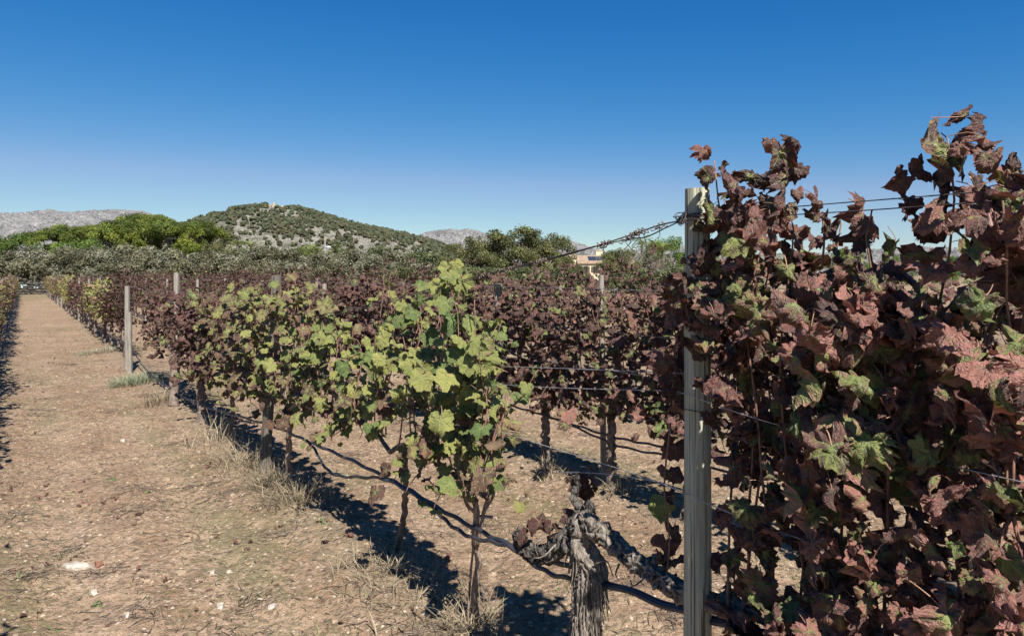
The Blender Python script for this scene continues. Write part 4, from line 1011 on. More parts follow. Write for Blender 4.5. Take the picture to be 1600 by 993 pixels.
# ------------------------------------------------------------------ irrigation hoses
def hose(label, pts, rad, n):
    p = resample(pts, n); p[:, 2] += .004 * np.sin(np.arange(n) * .9); Vt, Tt = tube(p, rad, 10)
    o = obj('irrigation_hose', mesh('irrigation_hose', Vt, Tt, M['hose'])); o['label'] = label; o['category'] = 'hose'; o['group'] = 'irrigation hoses'
def hp1(px, py, off=.05): return P(px, py, drow(px) + off)
main = [(1420, 1070), (1250, 1008), (1165, 978), (1060, 948), (940, 906), (890, 884), (800, 852), (745, 826), (690, 796), (640, 765), (600, 744), (550, 719), (500, 697), (470, 684), (430, 667), (380, 652), (330, 638), (290, 622), (262, 603), (240, 588), (222, 570), (208, 550)]
hose('main black irrigation hose along the front row, hanging in long curves', [hp1(*q) for q in main] + [W(u, 1.60, .33) for u in (18, 24, 40, 67)], .0095, 260)
hose('second black hose sagging below the main one beside the green vine trunks', [hp1(a, c, .02) for a, c in [(478, 687), (492, 702), (506, 727), (525, 742), (560, 745), (600, 748), (640, 768), (680, 797), (705, 820), (735, 838), (770, 846), (805, 858), (845, 888), (890, 904), (950, 914), (1060, 953), (1165, 985), (1300, 1035)]], .0085, 160)
def hp2(px, py): return P(px, py, drow(px, 2) - .02)
hose('upper black hose of the second row', [hp2(a, c) for a, c in [(1300, 775), (1160, 728), (1060, 702), (1000, 691), (950, 680), (900, 664), (850, 648), (815, 638), (760, 622), (700, 604), (600, 572)]] + [W(u, ROWV[2], .42) for u in (14, 30, 67)], .0085, 140)
hose('lower black hose of the second row', [hp2(a, c) for a, c in [(1280, 790), (1160, 745), (1060, 714), (1010, 706), (960, 694), (910, 672), (870, 656), (840, 646)]], .0080, 60)

# ------------------------------------------------------------------ ground litter
lr2 = np.random.default_rng(31)
def scatter(n, ymax=16, xfac=.95, near=1.5):
    y = 1.9 + (ymax - 1.9) * lr2.random(n) ** near; x = y * lr2.uniform(-xfac, xfac, n)
    return x, y
def gpts(x, y): return np.stack([x, y, gheight(x, y)], 1)
def rowdist(x, y):
    v = x * NV[0] + y * NV[1]; k = np.round((v - ROWV[1]) / 1.915); return v - ROWV[1] - 1.915 * k
# pebbles and clods
mb = MB(); x, y = scatter(9000, 18, .95, .8); p = gpts(x, y)
for i in range(len(p)):
    s = .0035 + .011 * lr2.random() ** 3; V_ = IV * lr2.uniform(.65, 1.25, (12, 1)) * s * [1.2, 1, .7]
    c = np.array([.30, .245, .18]) * lr2.uniform(.7, 1.25) if lr2.random() < .40 else np.array([.22, .158, .105]) * lr2.uniform(.7, 1.2)
    mb.add(V_ + p[i] + [0, 0, s * .2], IT, np.clip(c, 0, .7))
obj('pebbles', mb.mesh('pebbles', M['bits'], False), kind='stuff')
mb = MB(); x, y = scatter(5000, 14, .95, .8); p = gpts(x, y)
for i in range(len(p)):
    s = .006 + .022 * lr2.random() ** 3.5; V_ = IV2 * lr2.uniform(.7, 1.2, (len(IV2), 1)) * s * [1.2, 1, .6]
    mb.add(V_ + p[i], IT2, np.array([.235, .172, .115]) * lr2.uniform(.75, 1.15))
obj('soil_clods', mb.mesh('soil_clods', M['bits'], False), kind='stuff')
# twigs, single and in matted heaps
mb = MB(); x, y = scatter(6000, 18, .95, .8)
cx_, cy_ = scatter(170, 13, .95, .9)
hx2 = np.concatenate([c + lr2.normal(0, .085, 42) for c in cx_]); hy2 = np.concatenate([c + lr2.normal(0, .05, 42) for c in cy_]); x = np.concatenate([x, hx2]); y = np.concatenate([y, hy2])

for i in range(len(x)):
    L = lr2.uniform(.02, .11) * (1.6 if lr2.random() < .12 else 1); a = lr2.uniform(0, 6.28); k = lr2.uniform(-.8, .8)
    t = np.linspace(-.5, .5, 4); qx = x[i] + L * t * math.cos(a) - k * L * t * t * math.sin(a); qy = y[i] + L * t * math.sin(a) + k * L * t * t * math.cos(a)
    q = np.stack([qx, qy, gheight(qx, qy) + .003 + lr2.uniform(0, .008)], 1)
    Vt, Tt = tube(q, lr2.uniform(.0010, .0026), 3, False); mb.add(Vt, Tt, np.array([.17, .13, .10]) * lr2.uniform(.4, 1.5))
obj('fallen_twigs', mb.mesh('fallen_twigs', M['bits']), kind='stuff')
# fine flat straw and chaff
mb = MB(); x, y = scatter(26000, 22, .95, .8); k = fbm(x * .7, y * .7, 3, 29) + lr2.normal(0, .3, len(x)) > -.05; x, y = x[k], y[k]
z = gheight(x, y)
for i in range(len(x)):
    L = lr2.uniform(.02, .075); a = lr2.uniform(0, 6.28); d = np.array([math.cos(a), math.sin(a), lr2.uniform(-.15, .15)]) * L / 2; e = np.array([-math.sin(a), math.cos(a), 0]) * lr2.uniform(.0018, .0045)
    c = np.array([x[i], y[i], z[i] + .004 + lr2.uniform(0, .006)]); b_ = lr2.random()
    mb.add([c - d, c + e, c + d, c - e], [(0, 1, 2), (0, 2, 3)], (np.array([.26, .21, .135]) if b_ < .42 else np.array([.085, .066, .05]) if b_ < .85 else np.array([.13, .14, .06])) * lr2.uniform(.6, 1.25))
obj('straw_litter', mb.mesh('straw_litter', M['bits'], False), kind='stuff')
# fallen leaves, in drifts
N = 6000; x, y = scatter(N, 20, .95, .9); k = fbm(x * .9, y * .9, 3, 23) + lr2.normal(0, .16, N) > .30; x, y = x[k], y[k]; n = len(x)
pos = gpts(x, y) + [0, 0, .012]; fr = frames(np.array([0, 0, 1.0]) + .35 * lr2.normal(0, 1, (n, 3)), lr2.normal(0, 1, (n, 3)))
col = np.stack([np.zeros(n), lr2.random(n), .15 + .7 * lr2.random(n)], 1)
obj('fallen_leaves', joined_leaves('fallen_leaves', pos, fr, lr2.uniform(.010, .028, n), lr2.integers(0, 99, n), col, 'drylow'), kind='stuff')
# straw and weeds
def blades(mb, c, n, spread, h, cols, r, lay=.5, wd=.0022):
    for _ in range(n):
        a = r.uniform(0, 6.28); d = spread * r.random() ** .7; b = np.array([c[0] + d * math.cos(a), c[1] + d * math.sin(a), 0]); b[2] = float(gheight(b[0], b[1]))
        a2 = r.uniform(0, 6.28) if r.random() < .4 else a + r.normal(0, .6); H = h * r.uniform(.35, 1.1); l = lay * r.uniform(.2, 1.6)
        t = np.array([0, .35, .7, 1.0]); dx = H * l * t ** 1.6; dz = H * (t - .35 * min(l, 1.8) * t ** 2.2)
        ctr = b + np.stack([dx * math.cos(a2), dx * math.sin(a2), np.maximum(dz, .004)], 1)
        sd = np.array([-math.sin(a2 + r.uniform(-1, 1)), math.cos(a2 + r.uniform(-1, 1)), 0]) * wd * r.uniform(.6, 1.4); ww = np.array([1, .9, .6, .12])[:, None]
        V_ = np.concatenate([ctr - sd * ww, ctr + sd * ww]); T_ = []
        for q in range(3): T_ += [(q, q + 4, q + 5), (q, q + 5, q + 1)]
        mb.add(V_, T_, cols[int(r.integers(0, len(cols)))] * r.uniform(.7, 1.25))
STRAW = [np.array(c) for c in ((.245, .195, .12), (.19, .15, .098), (.14, .115, .082), (.30, .25, .17))]
GRN = [np.array(c) for c in ((.09, .13, .045), (.13, .16, .06), (.16, .17, .07))]
sr = np.random.default_rng(88)
mb = MB()
for row in (0, 1, 2):
    for u in np.arange(1.5, 30, .10):
        if sr.random() < .35: continue
        c = W(u + sr.uniform(-.1, .1), ROWV[row] + sr.normal(0, .17)); f = np.clip(fbm(np.array([u * .6]), np.array([row * 5.1]), 2, 13)[0] + .65, .15, 1.2)
        nb = int((9 if u < 14 else 4) * f); blades(mb, c, nb, .16, sr.uniform(.05, .17) * f, STRAW, sr, 1.3, .0022 if u < 14 else .004)
obj('dry_grass', mb.mesh('dry_grass', M['straw']), kind='stuff')
mb = MB(); x, y = scatter(4200, 24, .95, .9)
for i in range(len(x)):
    blades(mb, (x[i], y[i]), int(sr.integers(2, 6)), .03, sr.uniform(.015, .045), GRN + STRAW[:2], sr, .9, .0028)
obj('sparse_grass', mb.mesh('sparse_grass', M['straw']), kind='stuff')
def tuft(px, py, n, spread, h, label, cols=STRAW, lay=1.15, wd=.0024):
    c = G(px, py); mb = MB(); blades(mb, c, n, spread, h, cols, sr, lay, wd)
    me = mb.mesh('grass_tuft', M['straw']); z = float(gheight(c[0], c[1])); me.transform(Matrix.Translation((-c[0], -c[1], -z)))
    o = obj('grass_tuft', me, None, (c[0], c[1], z)); o['label'] = label; o['category'] = 'grass'; o['group'] = 'dry grass tufts along the row'
tuft(465, 790, 380, .30, .20, 'large pale tuft of dry straw at the foot of the pale slender trunk')
tuft(388, 738, 200, .28, .30, 'tall dry straw tuft left of the second post')
tuft(340, 700, 120, .28, .34, 'dry straw tuft with long bent stalks between second and third post', lay=.6)
tuft(425, 770, 220, .14, .22, 'short dry tuft right at the foot of the second post')
tuft(610, 905, 200, .30, .14, 'grey dry tuft in front of the thin dark trunk')
tuft(740, 990, 180, .16, .16, 'dry tuft round the foot of the young pale trunk')
tuft(650, 950, 150, .32, .12, 'low grey dry tuft at the bottom edge beside the young vine')
tuft(250, 632, 200, .25, .26, 'greyish dry tuft beside the path near the third post')
tuft(858, 748, 120, .15, .20, 'dry tuft at the foot of the dark second row trunk')
tuft(965, 775, 100, .15, .18, 'dry tuft beside the thin stake of the second row')
tuft(215, 600, 800, .38, .17, 'grey green weed clump at the foot of the tall square post', [np.array(c) for c in ((.12, .16, .09), (.17, .20, .12), (.26, .24, .16))], 1.2, .003)
tuft(160, 552, 500, .5, .12, 'grey green weed patch beyond the tall square post', [np.array(c) for c in ((.15, .18, .11), (.21, .21, .14), (.28, .24, .18))], 1.2, .0035)
# small broad-leaved weeds
def weed(px, py, n, s, label):
    c = G(px, py); z = float(gheight(c[0], c[1])); r = sr
    a = r.uniform(0, 6.28, n); el = r.uniform(.2, 1.2, n)
    pos = np.stack([np.cos(a) * s * .7, np.sin(a) * s * .7, .2 * s + s * r.random(n)], 1); nrm = np.stack([np.cos(a) * .5, np.sin(a) * .5, np.full(n, 1.)], 1) + .2 * r.normal(0, 1, (n, 3))
    mb = MB()
    for i in range(n):
        f = frames(nrm[i:i + 1], pos[i:i + 1])[0]; L = np.array([(0, 0, 0), (.35, .4, .05), (0, 1, -.1), (-.35, .4, .05)]) * s * .8
        mb.add(L @ f.T + pos[i] * .4, [(0, 1, 2), (0, 2, 3)], np.array([.07, .12, .035]) * r.uniform(.7, 1.3))
    o = obj('weed', mb.mesh('weed', M['straw']), None, (c[0], c[1], z)); o['label'] = label; o['category'] = 'weed'; o['group'] = 'small green weeds on the path'
weed(154, 938, 14, .030, 'small bright green weed below the little white stone'); weed(230, 776, 10, .030, 'small green seedling in the middle of the path'); weed(175, 752, 14, .035, 'green weed on the left side of the path')
weed(90, 980, 9, .022, 'tiny green weed at the bottom left corner'); weed(126, 931, 9, .020, 'tiny green weed left of the bright one'); weed(610, 870, 16, .05, 'green weed in the shade by the thin dark trunk'); weed(500, 830, 14, .04, 'green weed beside the shadow of the vines')
# stones
def stone(px, py, w_, d_, h_, label, mat='white_stone', seed=0, rz=0.0, sink=.35):
    c = G(px, py); r = np.random.default_rng(900 + seed); V_ = IV3.copy(); w_ *= .86; d_ *= .86
    for _ in range(9):                        # knock flat facets off
        a = norm(r.normal(0, 1, 3)); k = r.uniform(.62, .86); dd = V_ @ a; V_ = V_ - np.maximum(dd - k, 0)[:, None] * a
    nse = 1 + .28 * noise2(V_[:, 0] * 1.6 + seed, V_[:, 1] * 1.6 + V_[:, 2], 5) + .10 * noise2(V_[:, 0] * 5 + seed, V_[:, 1] * 5 + V_[:, 2] * 3, 6)
    V_ = V_ * nse[:, None]; V_[:, 2] = np.clip(V_[:, 2], -.8, .55 + .1 * noise2(V_[:, 0] * 3, V_[:, 1] * 3, 9)); V_ = V_ * [w_ / 2, d_ / 2, h_]
    cs, sn = math.cos(rz), math.sin(rz); V_ = np.stack([V_[:, 0] * cs - V_[:, 1] * sn, V_[:, 0] * sn + V_[:, 1] * cs, V_[:, 2]], 1)
    o = obj('stone', mesh('stone', V_, IT3, M[mat], smooth=False), None, (c[0], c[1], float(gheight(c[0], c[1])) + h_ * .12)); o['label'] = label; o['category'] = 'stone'; o['group'] = 'stones on the path'
stone(120, 885, .205, .085, .035, 'large flat white stone half buried in the path', seed=1, rz=.12)
stone(154, 882, .055, .045, .04, 'reddish brown clod touching the large white stone', 'red_stone', 2)
stone(147, 922, .050, .06, .028, 'squarish pale stone below the large white one', seed=3, rz=.6)
stone(345, 945, .040, .045, .035, 'pointed white stone at the bottom of the path', seed=4); stone(425, 944, .050, .045, .022, 'flat white stone right of the pointed one', seed=5)
stone(199, 960, .035, .035, .025, 'small white stone among twigs', seed=6); stone(192, 690, .065, .05, .035, 'pale stone in the middle distance of the path', seed=7)
stone(332, 896, .032, .045, .026, 'small upright pinkish stone above the pointed white one', seed=8); 
stone(358, 887, .035, .03, .018, 'small white pebble right of the upright stone', seed=11)
# red fallen leaves that stand out
for i, (px, py, s, t, lab) in enumerate([(545, 852, .042, .55, 'bright red brown fallen leaf by the grey dry tuft'), (218, 812, .040, .25, 'curled dark red fallen leaf in the middle of the path'), (508, 858, .034, .2, 'dark purple fallen leaf left of the red one'), (700, 870, .03, .7, 'orange brown fallen leaf near the young vine'), (325, 738, .040, .5, 'red fallen leaf near the straw tufts')]):
    c = G(px, py); o = obj('fallen_leaf', LEAVES['dry'][i]['me'], None, (c[0], c[1], float(gheight(c[0], c[1])) + .02)); o.scale = (s,) * 3; o.rotation_euler = (.3 * i - .5, .25, 1.3 * i); o.color = (0.0, .3, t, 1)
    o['label'] = lab; o['category'] = 'leaf'; o['group'] = 'fallen leaves on the soil'

# ------------------------------------------------------------------ trees
def crown_mesh(name, r, clumps, per, leaf, cols, aspect=2.2, smoothn=0.0, tint=.3):
    """clumps: (centre, radii); per: leaves per clump; small leaf-sized blades through the volume"""
    Vs, Ts, Cs = [], [], []; n0 = 0
    for c, rad in clumps:
        n = int(per * (0.6 + .8 * r.random())); d = norm(r.normal(0, 1, (n, 3))); q = r.random((n, 1)) ** .45
        p = np.asarray(c) + d * q * np.asarray(rad)
        nr = norm(d + r.normal(0, .8, (n, 3))); f = frames(nr, r.normal(0, 1, (n, 3)))
        s = leaf * r.uniform(.6, 1.4, (n, 1, 1))
        L = np.array([(-.5, -.5 * aspect, 0), (.5, -.35 * aspect, 0), (.45, .45 * aspect, 0), (-.35, .5 * aspect, 0)]) * 1.0
        VV = np.einsum('nij,kj->nki', f * s, L) + p[:, None]
        Vs.append(VV.reshape(-1, 3)); b = np.arange(n)[:, None, None] * 4 + n0
        Ts.append((np.array([[0, 1, 2], [0, 2, 3]])[None] + b).reshape(-1, 3)); n0 += 4 * n
        base = np.asarray(cols[int(r.integers(0, len(cols)))]) * r.uniform(1 - tint, 1 + tint)
        Cs.append(np.repeat(base * r.uniform(.65, 1.35, (n, 1)), 4, 0))
    return mesh(name, np.concatenate(Vs), np.concatenate(Ts), M['foliage'], None, np.concatenate(Cs), None, False)
def limbs_mesh(r, h, crown_pts, r0, fork=.4, lean=0.0):
    mb = MB(); top = np.array([lean, 0, h * fork])
    p = resample([(0, 0, -.3), (lean * .3 + r.uniform(-.1, .1), 0, h * fork * .5), top], 8); Vt, Tt = tube(p, np.linspace(r0, r0 * .7, 8), 8, True, .1, 1, 2, .15); mb.add(Vt, Tt)
    for c in crown_pts:
        c = np.asarray(c); m = top + (c - top) * .5 + np.array([r.uniform(-.2, .2), r.uniform(-.2, .2), -.12 * np.linalg.norm(c - top)])
        Vt, Tt = tube(resample([top - [0, 0, .1], m, c], 7), np.linspace(r0 * .5, r0 * .12, 7), 5); mb.add(Vt, Tt)
    return mb.mesh('trunk', M['tree_bark'])
OLIVE = [(.112, .106, .062), (.140, .135, .084), (.088, .085, .050), (.185, .178, .125)]
PINE = [(.118, .148, .030), (.088, .116, .026), (.145, .172, .034), (.058, .082, .022)]
OAK = [(.115, .122, .046), (.145, .142, .060), (.080, .088, .036)]
OAK0 = [(0.043, 0.055, 0.021), (0.057, 0.071, 0.027), (0.032, 0.042, 0.017)]
BRIGHT = [(.090, .140, .028), (.115, .165, .036), (.065, .105, .024)]
SCRUB = [(.085, .098, .045), (.11, .12, .055), (.065, .078, .036)]
def tree_variant(kind, seed):
    r = np.random.default_rng(seed); cl = []
    if kind == 'olive':
        W_, H_ = 2.9, 3.5
        for k in range(46):
            a = r.uniform(0, 6.28); q = r.random() ** .5; zz = r.uniform(0, 1); rw = W_ * (1 - .75 * (zz - .35) ** 2 * 1.6)
            cl.append(((math.cos(a) * q * rw * .85, math.sin(a) * q * rw * .85, .95 + zz * 2.35 - .35 * q), (r.uniform(.45, .8), r.uniform(.45, .8), r.uniform(.4, .7))))
        me = crown_mesh('crown', r, cl, 250, .064, OLIVE, 2.6); tr = limbs_mesh(r, 3.2, [c for c, _ in cl[::7]], .24, .32)
    elif kind == 'pine':
        for k in range(38):
            a = r.uniform(0, 6.28); q = r.random() ** .55; cl.append(((math.cos(a) * q * 4.0, math.sin(a) * q * 4.0, 8.8 + 1.5 * (1 - q * q) + r.uniform(-1.1, .3)), (r.uniform(.9, 1.5), r.uniform(.9, 1.5), r.uniform(.5, .85))))
        for k in range(10):
            a = r.uniform(0, 6.28); q = r.uniform(.5, 1); cl.append(((math.cos(a) * q * 3.3, math.sin(a) * q * 3.3, r.uniform(5.2, 7.4)), (r.uniform(.7, 1.2), r.uniform(.7, 1.2), r.uniform(.4, .7))))
        me = crown_mesh('crown', r, cl, 330, .085, PINE, 3.0, tint=.3); tr = limbs_mesh(r, 9, [c for c, _ in cl[::4]], .28, .62, r.uniform(-.5, .5))
    elif kind == 'roundpine':
        for k in range(46):
            a = r.uniform(0, 6.28); zz = r.random(); rw = 3.2 * (1 - zz ** 2.2) + .3; q = r.random() ** .4; cl.append(((math.cos(a) * q * rw, math.sin(a) * q * rw, 1.6 + zz * 5.2), (r.uniform(.6, 1.1), r.uniform(.6, 1.1), r.uniform(.5, .8))))
        me = crown_mesh('crown', r, cl, 260, .085, [(.11, .13, .020), (.135, .15, .024), (.08, .10, .018)], 2.6); tr = limbs_mesh(r, 6, [c for c, _ in cl[::6]], .2, .3)
    elif kind in ('oak', 'bright'):
        for k in range(60):
            a = r.uniform(0, 6.28); zz = r.random(); q = r.random() ** .45; rw = 4.2 * math.sqrt(max(.05, 1 - (zz * 1.25 - .35) ** 2)); cl.append(((math.cos(a) * q * rw, math.sin(a) * q * rw, 1.2 + zz * 5.4), (r.uniform(.7, 1.3), r.uniform(.7, 1.3), r.uniform(.5, .95))))
        me = crown_mesh('crown', r, cl, 230, .10, OAK if kind == 'oak' else BRIGHT, 1.7, tint=.35); tr = limbs_mesh(r, 6, [c for c, _ in cl[::6]], .3, .3)
    elif kind == 'scrub':
        for k in range(34):
            a = r.uniform(0, 6.28); zz = r.random(); q = r.random() ** .5; cl.append(((math.cos(a) * q * 2.6, math.sin(a) * q * 2.6, .5 + zz * 2.3), (r.uniform(.5, .9), r.uniform(.5, .9), r.uniform(.4, .6))))
        me = crown_mesh('crown', r, cl, 170, .09, SCRUB, 2.0, tint=.3); tr = limbs_mesh(r, 2.6, [c for c, _ in cl[::7]], .14, .25)
    elif kind == 'bare':
        for k in range(30):
            a = r.uniform(0, 6.28); zz = r.random(); q = r.random() ** .5; cl.append(((math.cos(a) * q * 3.0, math.sin(a) * q * 3.0, 1.0 + zz * 4.0), (r.uniform(.6, 1.0), r.uniform(.6, 1.0), r.uniform(.5, .8))))
        me = crown_mesh('crown', r, cl, 120, .045, [(.20, .17, .14), (.16, .15, .11), (.12, .12, .07)], 7.0); tr = limbs_mesh(r, 5, [c for c, _ in cl], .16, .2)
    return me, tr
TREES = {k: [tree_variant(k, 500 + 17 * i + 100 * j) for i in range(n)] for j, (k, n) in enumerate((('olive', 5), ('pine', 4), ('roundpine', 2), ('oak', 3), ('bright', 2), ('scrub', 3), ('bare', 2)))}
tr_ = np.random.default_rng(66)
def tree(kind, name, px, ytop, Y, label, group=None, wide=1.0, nominal=None, var=None):
    H = {'olive': 4.0, 'pine': 10.7, 'roundpine': 7.4, 'oak': 7.2, 'bright': 7.2, 'scrub': 3.2, 'bare': 5.6}[kind]
    h = (HY - ytop) / F * Y + CAMH; s = h / H
    p = np.array([(px - 800) / F * Y, Y, 0])
    root = thing(name, label, 'tree' if kind != 'scrub' else 'bush', p, group)
    me, tm = TREES[kind][int(tr_.integers(0, len(TREES[kind]))) if var is None else var]
    rz = tr_.uniform(0, 6.28)
    for nm, m_ in (('crown', me), ('trunk', tm)):
        o = obj(nm, m_, root); o.scale = (s * wide, s * wide, s); o.rotation_euler = (0, 0, rz)
ol = 'grey green olive tree in the front line of olives beyond the vines'
ORD = ['first', 'second', 'third', 'fourth', 'fifth', 'sixth', 'seventh', 'eighth', 'ninth', 'tenth']
for oi, (px, yt) in enumerate([(-60, 388), (45, 388), (110, 392), (178, 389), (246, 394), (318, 392), (385, 396), (455, 398), (520, 408)]):
    tree('olive', 'olive_tree', px, yt - 6 + tr_.uniform(-13, 7), 63 + tr_.uniform(-2, 3), 'grey green olive tree, %s from the left edge in the front line of olives' % ORD[max(oi - 1, 0)] if oi else 'grey green olive tree of the front line outside the left edge', 'olive trees at the end of the vineyard', 1.12)
for oi, (px, yt) in enumerate([(85, 380), (150, 386), (215, 384), (285, 385), (350, 388), (425, 392), (490, 400), (560, 404), (600, 402)]):
    tree('olive', 'olive_tree', px, yt - 9 + tr_.uniform(-14, 7), 76 + tr_.uniform(-3, 4), 'pale silvery olive tree, %s from the left in the second line of olives' % ORD[oi], 'olive trees at the end of the vineyard', 1.12)
tree('olive', 'olive_tree', 640, 398, 68, 'dark olive tree behind the top of the green vines', 'olive trees at the end of the vineyard', 1.2)
tree('olive', 'olive_tree', 690, 412, 64, 'low olive tree left of the dark oaks', 'olive trees at the end of the vineyard', 1.1)
for px, yt, lab in [(72, 358, 'leftmost umbrella pine of the clump behind the olives'), (105, 353, 'second umbrella pine from the left in the clump behind the olives'), (142, 352, 'third umbrella pine from the left in the clump behind the olives'), (178, 347, 'umbrella pine just left of the two tallest ones'), (208, 337, 'tall umbrella pine in the middle of the clump behind the olives'), (240, 336, 'tallest umbrella pine of the clump behind the olives, bare trunk showing'), (275, 343, 'umbrella pine just right of the tallest one'), (312, 347, 'umbrella pine at the right end of the clump behind the olives'), (160, 362, 'low umbrella pine in the left middle of the clump, below the others'), (225, 350, 'lower umbrella pine between and below the two tallest ones')]:
    tree('pine', 'umbrella_pine', px, yt, 112 + tr_.uniform(-8, 10), lab, 'umbrella pines behind the olives', 1.0)
tree('roundpine', 'pine_tree', 293, 369, 92, 'small rounded bright yellow green pine in front of the umbrella pines', wide=1.25)
tree('roundpine', 'pine_tree', 205, 362, 100, 'small yellow green pine below the tall umbrella pines', wide=1.0)
tree('bright', 'broadleaf_tree', 128, 372, 92, 'dark green rounded tree left of the pines, behind the olives', wide=1.0)
tree('bright', 'broadleaf_tree', 5, 364, 96, 'bright green tree at the left edge behind the olives', wide=1.2)
tree('bright', 'broadleaf_tree', -45, 366, 98, 'bright green tree just outside the left edge', wide=1.2)
tree('oak', 'oak_tree', 338, 378, 96, 'dark green rounded tree right of the pines')
tree('oak', 'oak_tree', 340, 360, 118, 'dark pine-like tree at the right end of the pines')
for oi, (px, yt) in enumerate([(405, 392), (440, 390), (480, 396), (545, 393), (580, 390), (620, 388), (660, 392), (700, 398)]):
    tree('scrub', 'bush', px, yt + tr_.uniform(-2, 2), 105 + tr_.uniform(-10, 10), 'green bush, %s from the left in the scrub line below the wooded hill' % ORD[oi], 'bushes below the hill', 1.3)
for px, yt in [(560, 396), (600, 398), (655, 394)]:
    tree('bright', 'broadleaf_tree', px, yt, 110, 'mid green low tree in front of the wooded hill', 'low trees below the hill', 1.0)
for px, yt, lab in [(722, 378, 'dark oak at the left of the dark tree group'), (765, 362, 'dark oak in the middle of the dark tree group'), (805, 351, 'tallest dark oak left of the cream house'), (850, 362, 'dark oak right of the tallest one'), (880, 398, 'low dark oak partly covering the cream house'), (900, 412, 'small oak in front of the house wall'), (888, 404, 'bushy oak hiding the left end of the house'), (958, 398, 'bushy oak hiding the right end of the house')]:
    tree('oak', 'oak_tree', px, yt, 84 + tr_.uniform(-4, 4), lab, 'dark oaks left of the cream house', 1.05 if px < 880 else .8)
for oi, px in enumerate((585, 625, 668, 712, 755, 798, 842, 886, 985, 1030, 1075)):
    tree('scrub', 'bush', px, 419 + tr_.uniform(-5, 4), 63 + tr_.uniform(-2, 3), 'low grey green bush, %s from the left just beyond the vine rows' % (ORD + ['eleventh'])[oi], 'low bushes just beyond the vine rows', 1.5)
tree('oak', 'oak_tree', 968, 386, 82, 'dark tree right of the cream house')
tree('bare', 'bare_tree', 1005, 388, 76, 'grey half bare shrub tree between house and palms', wide=1.1)
tree('bare', 'bare_tree', 1035, 394, 74, 'second grey half bare shrub tree left of the big post', wide=1.0)
tree('bright', 'broadleaf_tree', 1046, 368, 88, 'bright green tree just left of the big post', wide=.95)
tree('bright', 'broadleaf_tree', 1100, 390, 84, 'green tree behind the big post', wide=.8)
for px, yt in [(1160, 398), (1230, 394), (1325, 386), (1400, 396), (1480, 398), (1560, 394), (1640, 396)]:
    tree('bright' if px % 3 else 'oak', 'broadleaf_tree', px, yt, 82 + tr_.uniform(-4, 4), 'green tree glimpsed behind the foliage of the front vines', 'trees behind the front vines', .9)
# palms
def frond():
    mb = MB(); t = np.linspace(0, 1, 7); mid = np.stack([1.5 * t, 0 * t, .75 * t - 1.15 * t ** 2], 1)
    for k in range(1, 7):
        for s in (-1, 1):
            for q in (0, .5):
                c = mid[k - 1] + (mid[k] - mid[k - 1]) * q; L = .42 * (1 - .5 * abs(k / 6 - .4)); e = c + np.array([.25, s * L, -.14])
                mb.add([c, c + [.07, 0, 0], e], [(0, 1, 2)], np.array([.13, .16, .045]) * tr_.uniform(.7, 1.4))
    Vt, Tt = tube(mid, np.linspace(.03, .01, 7), 3, False); mb.add(Vt, Tt, (.16, .15, .06)); return mb.mesh('frond', M['foliage'], False)
FROND = [frond() for _ in range(3)]
ptr = {}
def palm(px, ytop, Y, label):
    h = (HY - ytop) / F * Y + CAMH - .5; root = thing('palm_tree', label, 'palm', ((px - 800) / F * Y, Y, 0), 'palms below the hill')
    Vt, Tt = tube(resample([(0, 0, -.2), (.05, 0, h * .5), (0, 0, h)], 8), np.linspace(.22, .16, 8), 8, True, .1, 1, 1, .1); obj('trunk', mesh('trunk', Vt, Tt, M['tree_bark']), root)
    for k in range(22):
        o = obj('frond', FROND[k % 3], root, (0, 0, h)); o.rotation_euler = (0, -tr_.uniform(-.5, .95), k * 2.4 + tr_.uniform(-.3, .3)); s = tr_.uniform(.8, 1.15); o.scale = (s,) * 3
for px, yt, Y, lab in [(371, 374, 100, 'left palm of the pair below the left side of the hill'), (392, 379, 100, 'right palm of the pair below the left side of the hill'), (470, 388, 90, 'leftmost palm of the row by the lamp post'), (486, 387, 94, 'palm just left of the lamp post'), (498, 390, 92, 'low palm touching the lamp post'), (524, 388, 90, 'palm just right of the lamp post'), (540, 391, 94, 'second palm right of the lamp post'), (552, 394, 90, 'rightmost palm of the row by the lamp post'), (534, 402, 84, 'low yellowish palm in front of the row'),
                       (1003, 374, 86, 'tall palm above the grey shrub tree'), (1022, 378, 84, 'middle palm above the grey shrub tree'), (1036, 384, 82, 'low palm beside the bright green tree')]:
    palm(px, yt, Y, lab)
# lamp post by the palms
Y = 82.0; lp = thing('lamp_post', 'grey lamp post with a white round head among the palms', 'lamp post', ((508 - 800) / F * Y, Y, 0))
hz = (HY - 376) / F * Y + CAMH
M['grey_metal'] = plain('grey_metal', (.22, .22, .21), .5, .1, 5); M['white_paint'] = plain('white_paint', (.78, .77, .74), .6, .05, 5)
Vt, Tt = tube([(0, 0, -.2), (0, 0, hz * .5), (0, 0, hz)], [.09, .075, .05], 8); obj('pole', mesh('pole', Vt, Tt, M['grey_metal']), lp)
mb = MB(); mb.add(*tube([(0, 0, hz - .95), (.35, 0, hz - .8)], .04, 6)); obj('arm', mb.mesh('arm', M['grey_metal']), lp)
mb = MB(); mb.add(IV2 * [.30, .24, .14] + [.42, 0, hz - .78], IT2); obj('lamp_head', mb.mesh('lamp_head', M['white_paint']), lp)

